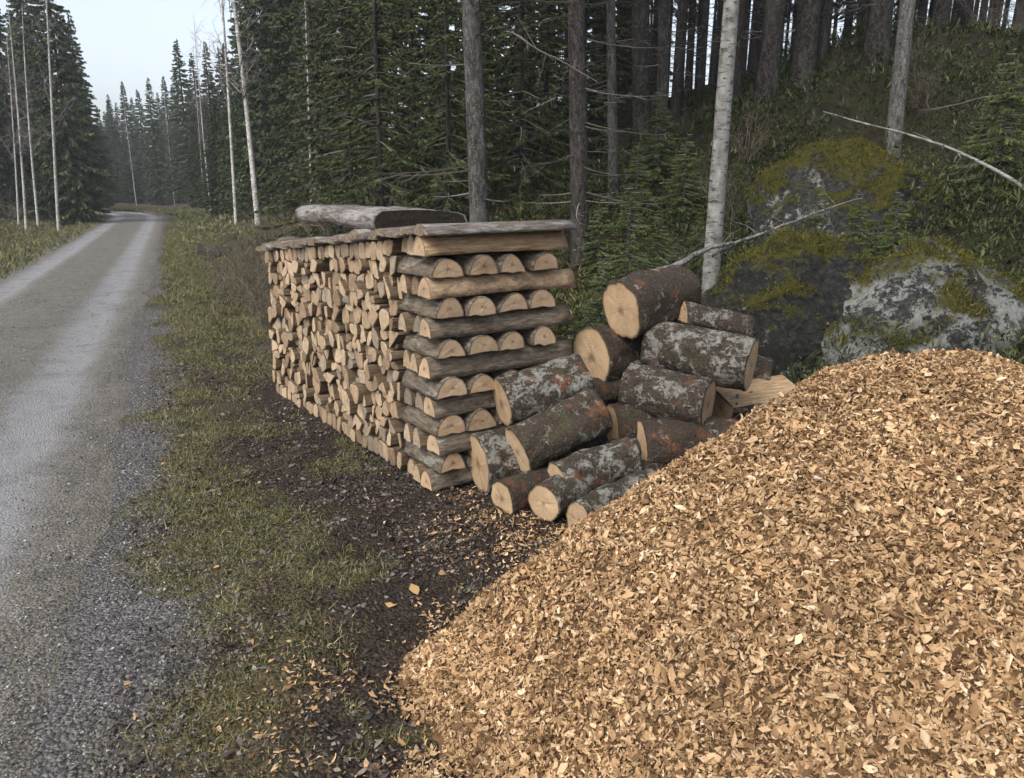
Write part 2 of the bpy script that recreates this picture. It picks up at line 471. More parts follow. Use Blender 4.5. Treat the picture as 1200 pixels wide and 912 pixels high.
MAT['spruce_near'] = mat_foliage('young_spruce_needles', [(0, (.015, .024, .008)), (.4, (.036, .054, .015)), (.75, (.066, .086, .023)), (.9, (.10, .115, .035)), (1, (.13, .10, .05))])
MAT['sapling'] = mat_foliage('sapling_needles', [(0, (.02, .034, .008)), (.5, (.05, .075, .018)), (1, (.115, .14, .03))])
MAT['twig'] = mat_island('bare_twig', [(0, (.05, .038, .03)), (.6, (.12, .095, .08)), (1, (.22, .19, .17))], .9)
MAT['birch_twig'] = mat_island('birch_twig', [(0, (.09, .07, .07)), (.6, (.19, .165, .165)), (1, (.30, .27, .27))], .9)
MAT['cover'] = mat_foliage('ground_cover_leaf', [(0, (.012, .019, .006)), (.35, (.027, .040, .011)), (.75, (.05, .066, .018)), (.9, (.085, .092, .03)), (.96, (.075, .045, .024)), (1, (.17, .14, .09))])
MAT['scrub'] = mat_foliage('autumn_scrub_leaf', [(0, (.03, .036, .012)), (.35, (.065, .068, .022)), (.7, (.115, .10, .035)), (.9, (.16, .115, .05)), (1, (.19, .12, .06))])
MAT['grass'] = mat_foliage('short_grass', [(0, (.034, .042, .013)), (.35, (.076, .086, .028)), (.65, (.12, .122, .044)), (.85, (.17, .15, .07)), (1, (.25, .21, .13))])
MAT['litter'] = mat_island('leaf_litter', [(0, (.012, .010, .009)), (.35, (.036, .027, .023)), (.7, (.08, .062, .052)), (.92, (.135, .115, .105)), (.985, (.19, .16, .12)), (1, (.35, .22, .08))], .75, .35)
MAT['stone'] = mat_island('gravel_stone', [(0, (.055, .053, .052)), (.5, (.13, .127, .126)), (.85, (.22, .218, .22)), (1, (.36, .36, .36))], .7, .35)
MAT['chip'] = mat_island('wood_chip', [(0, (.06, .031, .013)), (.18, (.165, .095, .043)), (.45, (.315, .193, .095)), (.75, (.42, .273, .145)), (.93, (.49, .345, .20)), (1, (.58, .45, .30))], .75, .2)
MAT['chip_shade'] = mat_island('shaded_wood_chip', [(0, (.11, .066, .034)), (1, (.11, .066, .034))], .9, .1, var=20)  # heap core, coloured dark brown as the shade in gaps between chips
MAT['leaf_gold'] = mat_island('golden_leaf', [(0, (.22, .12, .045)), (.5, (.33, .2, .08)), (1, (.40, .29, .14))], .6, .3)
MAT['boulder_a'] = mat_boulder('mossy_granite', .01, .8)
MAT['boulder_b'] = mat_boulder('dark_granite', -.05, .55)
MAT['boulder_c'] = mat_boulder('lichen_granite', .11)
MAT['ditch_stone'] = mat_boulder('ditch_stone', .0)
MAT['moss'] = mat_island('boulder_moss', [(0, (.02, .02, .004)), (.4, (.055, .055, .009)), (.8, (.105, .098, .016)), (.93, (.15, .13, .028)), (1, (.11, .07, .03))], .9, .1)

# ================================================================== THE SETTING
# ---- terrain sheet on a grid aligned with the road
def graded(lo, dense_lo, dense_hi, hi, d):
    a = [dense_lo]; s = d
    while a[-1] > lo: s *= 1.13; a.append(max(lo, a[-1] - s))
    b = [dense_hi]; s = d
    while b[-1] < hi: s *= 1.13; b.append(min(hi, b[-1] + s))
    return np.array(a[::-1][:-1] + list(np.arange(dense_lo, dense_hi, d)) + b)

gu = graded(-500, -.3, 3.6, 500, .022)
gv = graded(-40, 1.0, 6.5, 900, .025)
U, Vv = np.meshgrid(gu, gv)
X, Y = xy(U, Vv)
duR = U - road_c(Vv)
Z = H(X, Y)
Z -= .05 * (1 - sstep(1.1, 1.36, np.abs(duR)))          # the road sheet lies over this trough
clump = fbm(X * 3, Y * 3, seed=21, oct=3)
fine = fbm(X * 14, Y * 14, seed=22, oct=3)
tU = U + .0
wob = .18 * fbm(X * 1.7, Y * 1.7, seed=23, oct=3)
A_grav = (1 - sstep(.0, .30, np.abs(duR) - 1.36 + wob - .12 * (1 - sstep(2.2, 4.2, Vv))))
soilz = sstep(.10, .48, tU + wob * 1.4 + .10 * clump) * (1 - sstep(6.3, 7.6, Vv + wob * 2))
A_grass = np.clip(np.maximum(1 - soilz, .8 * sstep(.3, .7, clump + .4 * fine) * (1 - sstep(.85, 1.1, U) * (Vv < 6.3))), 0, 1) * np.clip(.75 + .6 * clump, 0, 1)
u0 = 3.2 - 2.0 * sstep(6.3, 9.5, Vv)
A_moss = np.clip(sstep(0, .8, tU - u0 + wob) + sstep(-3.4, -5.5, duR), 0, 1)
near = np.exp(-np.hypot(X, Y) / 9)
Z += near * (soilz * .012 * fine + A_grass * .006 * fine) * (np.abs(duR) > 1.4)
nv, nu = U.shape
idx = np.arange(nv * nu).reshape(nv, nu)
Q = np.stack([idx[:-1, :-1], idx[:-1, 1:], idx[1:, 1:], idx[1:, :-1]], -1).reshape(-1, 4)
me = smooth(mesh_np('ground', np.stack([X, Y, Z], -1).reshape(-1, 3), [Q]))
for nm, a in (('grass', A_grass), ('moss', A_moss), ('gravel', A_grav)):
    at = me.attributes.new(nm, 'FLOAT', 'POINT'); at.data.foreach_set('value', a.astype(np.float32).ravel())
tag(obj('ground', me, MAT['ground']), kind='structure')

def relief(x, y):
    """fine crumbs of the ground sheet on top of H, as built above"""
    u, v = uv(x, y)
    w = .18 * fbm(x * 1.7, y * 1.7, seed=23, oct=3); cp = fbm(x * 3, y * 3, seed=21, oct=3); fn = fbm(x * 14, y * 14, seed=22, oct=3)
    s = sstep(.10, .48, u + w * 1.4 + .10 * cp) * (1 - sstep(6.3, 7.6, v + w * 2))
    return np.exp(-np.hypot(x, y) / 9) * (s * .012 + (1 - s) * .005) * fn * (np.abs(u - road_c(v)) > 1.4)

# ---- gravel road
rv = np.concatenate([np.arange(-8, 1, .5), np.arange(1, 9, .05), np.arange(9, 30, .2), np.arange(30, 130, .8)])
ru = np.linspace(-RHW, RHW, 66)
RU, RV = np.meshgrid(ru, rv)
edge = .10 * fbm(RV * 1.3, RU * 0 + np.sign(RU), seed=31, oct=3) * (np.abs(RU) / RHW) ** 6
UU = road_c(RV) + RU + edge
X, Y = xy(UU, RV)
tr = np.exp(-((RU - .80) / .27) ** 2) + np.exp(-((RU + .80) / .27) ** 2)
Zr = .32 * sstep(12, 60, RV) + .035 * (1 - (RU / RHW) ** 2) - .022 * tr - .03 * sstep(1.25, RHW, np.abs(RU)) + .004
Zr += .008 * fbm(X * 4, Y * 4, seed=33, oct=3) * np.exp(-RV / 20)
nv, nu = RU.shape; idx = np.arange(nv * nu).reshape(nv, nu)
Q = np.stack([idx[:-1, :-1], idx[:-1, 1:], idx[1:, 1:], idx[1:, :-1]], -1).reshape(-1, 4)
me = smooth(mesh_np('road', np.stack([X, Y, Zr], -1).reshape(-1, 3), [Q]))
at = me.attributes.new('track', 'FLOAT', 'POINT'); at.data.foreach_set('value', np.clip(tr, 0, 1).astype(np.float32).ravel())
tag(obj('road', me, MAT['road']), kind='structure')

def road_z(u, v):
    du = u - road_c(v)
    t = np.exp(-((du - .80) / .27) ** 2) + np.exp(-((du + .80) / .27) ** 2)
    return .32 * sstep(12, 60, v) + .035 * (1 - (du / RHW) ** 2) - .022 * t - .03 * sstep(1.25, RHW, np.abs(du)) + .004

# ================================================================== CHIP HEAP (shape used by the ground scatter too)
HC = np.array([1.648, 2.696]); HH = 1.02; HR = 1.40
def heap_R(th): return HR + .685 * sstep(170.9, 193.9, th) - .35 * sstep(255, 300, th)
def heap(x, y):
    dx, dy = x - HC[0], y - HC[1]
    r = np.hypot(dx, dy); th = np.degrees(np.arctan2(dy, dx)) % 360
    R = heap_R(th) + .04 * fbm(np.cos(np.radians(th)) * 3, np.sin(np.radians(th)) * 3, seed=41, oct=3)
    t = r / R; rd = .2886
    s = (np.sqrt(t * t + rd * rd) - rd) / (math.sqrt(1 + rd * rd) - rd)
    z = HH * (1 - s ** 1.283)
    z = z + .045 * fbm(x * 2.1, y * 2.1, seed=42, oct=4) * (t < 1.15) * sstep(0, .35, t) + .02 * fbm(x * 8, y * 8, seed=43, oct=3) * (t < 1.1)
    return .5 * (z + np.sqrt(z * z + .0025)) - .022 - .06 * sstep(1.0, 1.25, t)

# ================================================================== FIREWOOD STACK
C0 = at_z(513, 577); CF = at_z(325, 459)
LD = (CF - C0); LEN = np.linalg.norm(LD[:2]); LD = LD / np.linalg.norm(LD)         # along the long side, away from the camera
XD = np.array([LD[1], -LD[0], 0.])                                                   # across, to the right
STW = .95
ZD = np.array([0, 0, 1.])
def stack_pt(a, c, z): return C0 + LD * a + XD * c + ZD * z
# heights from the picture: top of the stack body at near corner and at the far corner
ztop_near = at_y(493, 276, C0[1])[2]; ztop_far = at_y(320, 294, CF[1])[2]
print('STACK', C0, CF, LEN, ztop_near, ztop_far)

def frame_obj(o, origin, ax, up=ZD):
    ax = np.asarray(ax, float); ax = ax / np.linalg.norm(ax)
    yv = np.cross(up, ax); yv /= np.linalg.norm(yv); zv = np.cross(ax, yv)
    m = Matrix(((ax[0], yv[0], zv[0], origin[0]), (ax[1], yv[1], zv[1], origin[1]), (ax[2], yv[2], zv[2], origin[2]), (0, 0, 0, 1)))
    o.matrix_world = m
    return o

def extruded(profile, L, segs, wob=.0, seed=0, taper=0., bow=0., inset=.96):
    """closed profile (k,2) in YZ extruded along X with wobble; returns body V,F and two cap V,F"""
    k = len(profile); xs = np.linspace(0, L, segs + 1)
    pr = np.asarray(profile, float)
    V = np.zeros((segs + 3, k, 3))
    cen = pr.mean(0)
    rows = []
    for i, x in enumerate(xs):
        s = 1 - taper * (x / L)
        n = wob * fbm(pr[:, 0] * 9 + seed, pr[:, 1] * 9, np.full(k, x * 5.), seed=seed, oct=3) + min(wob, .008) * .45 * fbm(pr[:, 0] * 60 + seed, pr[:, 1] * 60, np.full(k, x * 22.), seed=seed + 2, oct=2)
        d = pr - cen; ln = np.linalg.norm(d, axis=1, keepdims=True) + 1e-9
        p = cen + d * s + d / ln * n[:, None]
        p = p + np.array([0, bow * math.sin(math.pi * x / L)])
        rows.append(np.column_stack([np.full(k, x), p]))
    first, last = rows[0].copy(), rows[-1].copy()
    for r, dx in ((first, .0), (last, .0)):
        c = r[:, 1:].mean(0); r[:, 1:] = c + (r[:, 1:] - c) * inset
    body = np.concatenate([[first], rows, [last]])
    n = len(body); i = np.arange(n - 1)[:, None] * k; j = np.arange(k)[None]; j2 = (j + 1) % k
    Q = np.stack([i + j, i + j2, i + k + j2, i + k + j], -1).reshape(-1, 4)
    caps = []
    for r, dx in ((first, -.0015), (last, .0015)):
        c = r.mean(0); r = r.copy(); r[:, 0] += dx; c[0] += dx
        mid = c + (r - c) * .5; mid[:, 0] += .0025 * fbm(mid[:, 1] * 30 + seed, mid[:, 2] * 30, seed=seed + 5, oct=2)
        V = np.concatenate([[c], mid, r]); a = np.arange(k); b = (a + 1) % k
        T = np.stack([np.zeros(k, int), 1 + a, 1 + b], -1); Qd = np.stack([1 + a, 1 + k + a, 1 + k + b, 1 + b], -1)
        if dx < 0: T, Qd = T[:, ::-1], Qd[:, ::-1]
        caps.append((V, [T, Qd], np.concatenate([[0.], np.full(k, .5), np.ones(k)])))
    return (body.reshape(-1, 3), [Q[:, ::-1]]), caps

def make_log(name, profile, L, segs, body_mat, cut_mat, wob, seed, ends=(True, True), **kw):
    (bv, bf), caps = extruded(profile, L, segs, wob, seed, **kw)
    o = obj(name, smooth(mesh_np(name, bv, bf)), body_mat)
    for k in (0, 1):
        if ends[k]:
            cm = mesh_np('cut_end', caps[k][0], caps[k][1]); at = cm.attributes.new('rim', 'FLOAT', 'POINT'); at.data.foreach_set('value', caps[k][2].astype(np.float32))
            obj('cut_end', cm, cut_mat, o)
    return o

def half_profile(w, h, n=11, rnd=None):
    """flat side down, domed top, centred on y, z from 0"""
    r = rnd or random
    a = np.linspace(0, math.pi, n)
    sk = r.uniform(-.22, .22); pw = r.uniform(.9, 1.4)
    y = np.cos(a) * w / 2; z = np.sin(a) ** pw * h * (1 + sk * np.cos(a))
    z = np.maximum(z, 0)
    pr = np.column_stack([y, z])
    pr = np.concatenate([pr, [[-w * .25, r.uniform(-.004, .006)], [w * .0, r.uniform(-.006, .006)], [w * .25, r.uniform(-.004, .006)]]])
    return pr + np.column_stack([np.zeros(len(pr)), np.zeros(len(pr))])

NL = 13
hs_l = ztop_near / NL
CRIB = .40
ordn = ['topmost', 'second', 'third', 'fourth', 'fifth', 'sixth', 'lowest']
rr = random.Random(5)
for li in range(NL):                     # li 0 = lowest layer, alternate: cross, ends, cross ...
    z0 = li * hs_l
    if li % 2 == 0:
        k = (NL - 1 - li) // 2           # 0 = top
        w = rr.uniform(.125, .15); h = hs_l * rr.uniform(.97, 1.04)
        mat = MAT['peeled'] if k == 0 else MAT['half_peeled'] if k == 1 else MAT['bark_half']
        desc = 'pale peeled' if k == 0 else 'partly peeled' if k == 1 else 'grey-barked'
        o = make_log('half_log', half_profile(w, h, rnd=rr), STW + rr.uniform(-.03, .03), 12, mat, MAT['cut_small'], .006, 50 + li, bow=rr.uniform(-.012, .012))
        ad = XD + np.array([0, 0, rr.uniform(-.012, .012)])
        frame_obj(o, stack_pt(w / 2 + rr.uniform(-.025, .01), rr.uniform(-.03, .01), z0), ad)
        tag(o, f'{desc} half log lying across the stack end face, {ordn[k]} of seven', 'firewood', 'crib logs at the end of the stack')
        # two more pieces behind it, their ends showing in the long side
        for q in (1, 2):
            w2 = rr.uniform(.085, .11)
            o = make_log('half_log', half_profile(w2, h * rr.uniform(.9, .99), n=8, rnd=rr), STW + rr.uniform(-.02, .02), 6, MAT['billet_side'], MAT['billet'], .005, 80 + li + q * 20)
            frame_obj(o, stack_pt(.15 + (q - .5) * .115 + rr.uniform(-.01, .01), rr.uniform(-.02, .02), z0 + .001), XD)
            tag(o, f'split piece {"next to" if q == 1 else "second behind"} the {ordn[k]} cross log of the stack end', 'firewood', 'crib logs at the end of the stack')
    else:
        k = (NL - 2 - li) // 2
        pos = ['leftmost', 'second from left', 'third from left', 'rightmost']
        for q in range(4):
            w = rr.uniform(.16, .205); h = hs_l * rr.uniform(.88, 1.03)
            o = make_log('half_log', half_profile(w, h, rnd=rr), CRIB + rr.uniform(-.03, .03), 8, MAT['bark_half'], MAT['cut_small'], .006, 120 + li * 5 + q)
            c = .075 + q * .212 + rr.uniform(-.012, .012) + (.0 if q else .01)
            frame_obj(o, stack_pt(-rr.uniform(.0, .04), c, z0), LD)
            tag(o, f'{pos[q]} half log end in the {["top","second","third","fourth","fifth","bottom"][k]} row of the stack end face', 'firewood', 'crib logs at the end of the stack')

# ---- the long side: cells of a power diagram of the face, each one a billet
def clip(poly, nx, ny, d):
    out = []
    for i in range(len(poly)):
        p, q = poly[i], poly[(i + 1) % len(poly)]
        a, b = p[0] * nx + p[1] * ny - d, q[0] * nx + q[1] * ny - d
        if a <= 0: out.append(p)
        if (a < 0 < b) or (b < 0 < a):
            t = a / (a - b); out.append((p[0] + (q[0] - p[0]) * t, p[1] + (q[1] - p[1]) * t))
    return out

A0, A1 = CRIB + .005, LEN
sites = []
nrow = 13
def zt(a): return ztop_near + (ztop_far - ztop_near) * a / LEN
rb = random.Random(3)
for r in range(nrow):
    a = A0 + .03
    edge_row = r in (0, nrow - 1)
    while a < A1 - .02:
        f = (r + .5) / nrow
        jz = .004 if edge_row else .040
        sites.append((a, (f * zt(a)) + rb.uniform(-jz, jz), r))
        a += rb.uniform(.07, .095) if edge_row else rb.uniform(.05, .135)
cells = []
for i, (a, z, r) in enumerate(sites):
    poly = [(A0, 0), (A1, 0), (A1, zt(A1)), (A0, zt(A0))]
    for j, (b, y, r2) in enumerate(sites):
        if i == j: continue
        dx, dz = b - a, y - z
        if dx * dx + dz * dz > .09: continue
        ln = math.hypot(dx, dz); nx, nz = dx / ln, dz / ln
        poly = clip(poly, nx, nz, nx * (a + b) / 2 + nz * (y + z) / 2)
        if len(poly) < 3: break
    if len(poly) < 3: continue
    if r not in (0, nrow - 1) and rb.random() < .42:      # split once more
        P = np.array(poly); c = P.mean(0) + np.array([rb.uniform(-.012, .012), rb.uniform(-.012, .012)]); an = rb.uniform(0, math.pi)
        nx, nz = math.cos(an), math.sin(an); d = nx * c[0] + nz * c[1]
        for pp in (clip(poly, nx, nz, d), clip(poly, -nx, -nz, -d)):
            if len(pp) >= 3 and np.ptp(np.array(pp)[:, 0]) > .02 and np.ptp(np.array(pp)[:, 1]) > .02: cells.append((a, z, r, pp))
    else: cells.append((a, z, r, poly))

def round_poly(poly, shrink, rnd):
    P = np.array(poly); c = P.mean(0)
    P2 = []
    n = len(P)
    for i in range(n):
        p0, p, p1 = P[i - 1], P[i], P[(i + 1) % n]
        e0, e1 = p0 - p, p1 - p
        l0, l1 = np.linalg.norm(e0), np.linalg.norm(e1)
        t = rnd.uniform(.06, .34)
        if l0 < .012 or l1 < .012: P2.append(p); continue
        P2.append(p + e0 * t); P2.append(p + e1 * t * .9)
    P2 = np.array(P2); d = P2 - c; ln = np.linalg.norm(d, axis=1, keepdims=True)
    return c + d / ln * np.maximum(ln - shrink * (.6 + .8 * np.array([[rnd.random()] for _ in P2])), .008)

def billet_mesh(P, L, rnd):
    c = P.mean(0); k = len(P); d = P - c
    tilt = rnd.uniform(-.12, .12), rnd.uniform(-.12, .12)
    f0 = np.column_stack([tilt[0] * d[:, 0] + tilt[1] * d[:, 1], -d[:, 0], d[:, 1]])      # local: X along the billet, Y = -along stack
    f0r = f0 * np.array([1, .93, .93]) + np.array([-.004, 0, 0])
    f1 = f0 + np.array([L, 0, 0])
    cen = np.array([[-.005, 0, 0]])
    V = np.concatenate([f0, f0r, f1, cen, [[L, 0, 0]]])
    a = np.arange(k); b = (a + 1) % k
    side = np.stack([a, b, 2 * k + b, 2 * k + a], -1)
    rim = np.stack([k + a, k + b, b, a], -1)
    cap = np.stack([k + b, k + a, np.full(k, 3 * k)], -1)
    cap2 = np.stack([2 * k + a, 2 * k + b, np.full(k, 3 * k + 1)], -1)
    return V, side, rim, cap, cap2, c

cells.sort(key=lambda t: t[0] - t[1] * .02)
stuff = []
nb = 0
for (a, z, r, poly) in cells:
    P = round_poly(poly, .0040, rb)
    V, side, rim, cap, cap2, c = billet_mesh(P, STW + rb.uniform(-.02, .02), rb)
    out = rb.gauss(0, .024) if r not in (0, nrow - 1) else rb.gauss(-.012, .006)
    org = stack_pt(c[0], out, c[1])
    if nb < 300:
        me = mesh_np('firewood_billet', V, [side, rim, cap, cap2])
        me.materials.append(MAT['billet_side']); me.materials.append(MAT['billet'])
        mi = np.zeros(len(me.polygons), np.int32); mi[len(side):] = 1
        me.polygons.foreach_set('material_index', mi)
        o = obj('firewood_billet', me); frame_obj(o, org, XD + np.array([0, 0, rb.uniform(-.01, .01)]))
        if r == 0: lab, g = 'split firewood end standing in the bottom row of the stack long side', 'bottom row of split firewood'
        elif r == nrow - 1: lab, g = 'split firewood end in the top row of the stack, right under the slabs', 'top row of split firewood'
        elif r < nrow // 2: lab, g = 'split firewood end in the lower half of the stack long side, ' + ('near the crib end' if a < 1.1 else 'toward the middle'), 'lower half of the split firewood'
        else: lab, g = 'split firewood end in the upper half of the stack long side, ' + ('near the crib end' if a < 1.1 else 'toward the middle'), 'upper half of the split firewood'
        tag(o, lab, 'firewood', g); nb += 1
    else:
        Wd = org + V[:, :1] * XD + V[:, 1:2] * (-LD) + V[:, 2:] * ZD
        stuff.append((Wd, [side], [rim], [cap, cap2]))
if stuff:
    Vs, Fs = [], []; off = 0; mats = []
    for Wd, *groups in stuff:
        Vs.append(Wd)
        for gi, g in enumerate(groups):
            for f in g: Fs.append(f + off); mats += [0 if gi == 0 else 1] * len(f)
        off += len(Wd)
    me = mesh_np('firewood', np.concatenate(Vs), Fs)
    me.materials.append(MAT['billet_side']); me.materials.append(MAT['billet_far'])
    me.polygons.foreach_set('material_index', np.array(mats, np.int32))
    tag(obj('firewood', me), 'mass of split firewood at the far end of the long stack', 'firewood', kind='stuff')
print('BILLETS', nb, len(stuff))

# ---- slabs laid over the top
rs = random.Random(9)
a = -.06; si = 0
slab_pos = []
while a < LEN + .05:
    w = rs.uniform(.13, .21); slab_pos.append((a, w)); a += w * .93
ns = len(slab_pos)
for si, (a, w) in enumerate(slab_pos):
    th = rs.uniform(.03, .05)
    L = .95 + rs.uniform(-.05, .06)
    if si == 0: th, L = .055, .95
    pr = half_profile(w, th, n=9, rnd=rs)
    o = make_log('bark_slab', pr, L, 8, MAT['slab'], MAT['slab_end'], .003 if si == 0 else .006, 300 + si, bow=0. if si == 0 else rs.uniform(0, .02))
    z = zt(a + w / 2) + .004 + (.014 if si % 2 else 0)
    frame_obj(o, stack_pt(a + w / 2, -.05 + rs.uniform(-.03, .02), z), XD + np.array([0, 0, rs.uniform(-.015, .01)]) + LD * rs.uniform(-.03, .03), )
    where = 'nearest, long side showing above the end face' if si == 0 else 'farthest, at the far end' if si == ns - 1 else f'number {si + 1} counted from the near end'
    o['kind'] = 'thing'
    tag(o, f'thin grey bark slab covering the firewood stack, {where}', 'slab', 'slabs covering the stack')
# the wide weathered slab on top
pr = np.array([(-.36, .0), (-.37, .045), (-.36, .085), (-.31, .118), (-.18, .126), (0, .122), (.18, .114), (.30, .102), (.37, .085), (.375, .035), (.2, .012), (0, .022), (-.2, .012)])[::-1]
pr = pr * np.array([-.86, .92])
pr = pr[::-1]
o = make_log('weathered_slab', pr, 1.36, 16, MAT['slab'], mat_bark('shaded_slab_end', (.012, .010, .008), (.035, .027, .02), (.09, .08, .07), lich=.2), .016, 401, taper=.12)  # end faces coloured dark brown, their shade painted in
frame_obj(o, stack_pt(.68, .32, zt(.6) + .05), LD + np.array([0, 0, .012]))
tag(o, 'wide weathered grey half log lying on the slabs on top of the stack', 'slab', kind='thing')
pr = half_profile(.2, .035, n=8, rnd=rs)
o = make_log('bark_slab', pr, .4, 5, MAT['slab'], MAT['slab_end'], .006, 444)
frame_obj(o, stack_pt(LEN - .42, .05, zt(LEN) + .075), LD + XD * .35)
tag(o, 'short pale bark slab lying loose at the far left end of the stack top', 'slab', kind='thing')

# ================================================================== ROUND LOGS
def round_profile(r, n=52, ov=.06, ph=0.):
    a = np.linspace(0, 2 * math.pi, n, endpoint=False)
    rad = r * (1 + ov * np.cos(2 * a + ph) + .025 * np.cos(3 * a + ph * 2.1) + .012 * np.cos(5 * a + ph))
    return np.column_stack([np.cos(a) * rad, np.sin(a) * rad])

def log_dir(yaw, pitch):
    y, p = math.radians(yaw), math.radians(pitch)
    return np.array([math.cos(p) * math.cos(y), math.cos(p) * math.sin(y), math.sin(p)])

# px, py of the seen cut end, distance, radius in px at the end, yaw (0 = to the right, 90 = away), pitch, length, bark, label
LOGS = [
    (588, 473, 4.03, 31, 22, 11, .50, 'bark', 'lichen-spotted log resting highest against the end face of the firewood stack'),
    (560, 543, 3.93, 35, 24, 4, .50, 'bark', 'log with a red lichen spot at the lower front corner of the stack'),
    (607, 531, 3.80, 30, 27, 18, .52, 'bark', 'long striped log slanting up over the low front logs'),
    (588, 585, 3.60, 22, 38, 4, .55, 'bark2', 'small log lying on the ground, leftmost of the front row'),
    (637, 589, 3.50, 24, 48, 4, .55, 'bark', 'log with a dark star-shaped heart at the front of the pile'),
    (679, 611, 3.30, 26, 36, 5, .50, 'bark2', 'front log nearest the wood chips with its cut end on the ground'),
    (652, 566, 3.66, 28, 27, 7, .46, 'bark', 'log with red and white lichen lying on the front row'),
    (727, 364, 4.38, 34, 34, 9, .50, 'bark2', 'topmost log of the pile with a pale round cut end'),
    (694, 418, 4.44, 33, 40, 3, .52, 'bark2', 'log with a grey stained end just below the topmost log'),
    (722, 440, 4.52, 27, 20, 2, .5, 'bark2', 'short dark log wedged behind the two crossing logs'),
    (653, 478, 4.30, 20, 26, 10, .5, 'bark', 'reddish log peeping out behind the striped log'),
    (684, 462, 4.42, 17, 30, 8, .5, 'bark2', 'small log end in the gap under the stained log'),
    (716, 500, 4.10, 27, 12, 2, .45, 'bark2', 'log with a torn pale end in the middle of the pile'),
    (722, 532, 3.95, 17, 22, 2, .5, 'bark2', 'thin log with a tan end under the dark thick log'),
    (727, 557, 3.78, 14, 25, 3, .4, 'bark', 'thin reddish log lying on the front log nearest the chips'),
    (750, 523, 3.95, 31, 8, 0, .55, 'bark2', 'thick dark log half buried by the wood chips'),
    (830, 474, 3.98, 29, 150, 4, .47, 'bark2', 'brown log with its cut end facing right, just above the chips'),
    (880, 428, 4.12, 31, 150, 6, .60, 'bark2', 'big mottled log near the top with its cut end facing right'),
    (903, 440, 4.75, 21, 160, 0, .5, 'bark2', 'log with a brown end half hidden behind the big mottled log'),
]
cl = [MAT['bark'], MAT['bark2']]
lr = random.Random(21)
for i, (px, py, dep, rp, yaw, pit, L, mk, lab) in enumerate(LOGS):
    e = at_y(px, py, dep)
    r = rp / pxscale(e)
    o = make_log('log', round_profile(r, ov=lr.uniform(.01, .06), ph=lr.uniform(0, 6)), L, 30, MAT[mk], MAT['cut'], r * .11, 500 + i * 7, taper=lr.uniform(0, .08), bow=lr.uniform(-.012, .012), inset=.955)
    frame_obj(o, e, log_dir(yaw, pit))
    tag(o, lab, 'log', 'round logs heaped by the stack')
    print('LOG', i, np.round(e, 2), round(r, 3))
# half log with its flat face turned up
e = at_y(846, 466, 4.45)
pr = half_profile(.30, .15, n=16, rnd=lr) * np.array([1, -1]); pr = pr[::-1]
o = make_log('split_log', pr, .5, 10, MAT['bark2'], MAT['cut'], .01, 700)
frame_obj(o, e, log_dir(14, 5), up=np.array([.05, -.25, 1.]))
fl = np.array([(.01, -.135, .006), (.01, .135, .006), (.49, .135, .006), (.49, -.135, .006)])
gx, gy = np.meshgrid(np.linspace(.004, .496, 14), np.linspace(-.14, .14, 9))
gz = .0075 + .003 * fbm(gx * 20, gy * 40, seed=5, oct=2)
ii = np.arange(14 * 9).reshape(9, 14)
obj('split_face', smooth(mesh_np('split_face', np.stack([gx, gy, gz], -1).reshape(-1, 3), [np.stack([ii[:-1, :-1], ii[:-1, 1:], ii[1:, 1:], ii[1:, :-1]], -1).reshape(-1, 4)])), MAT['peeled'], o)
tag(o, 'split half log with its pale flat face turned up beside the chips', 'log', 'round logs heaped by the stack')
# split piece behind the big mottled log
e = at_y(797, 366, 4.42)
o = make_log('split_log', half_profile(.19, .12, n=9, rnd=lr), .46, 8, MAT['bark2'], MAT['peeled'], .008, 710)
frame_obj(o, e + np.array([0, 0, -.05]), log_dir(14, -13))
tag(o, 'split log with a bright pale end behind the big mottled log', 'log', 'round logs heaped by the stack')
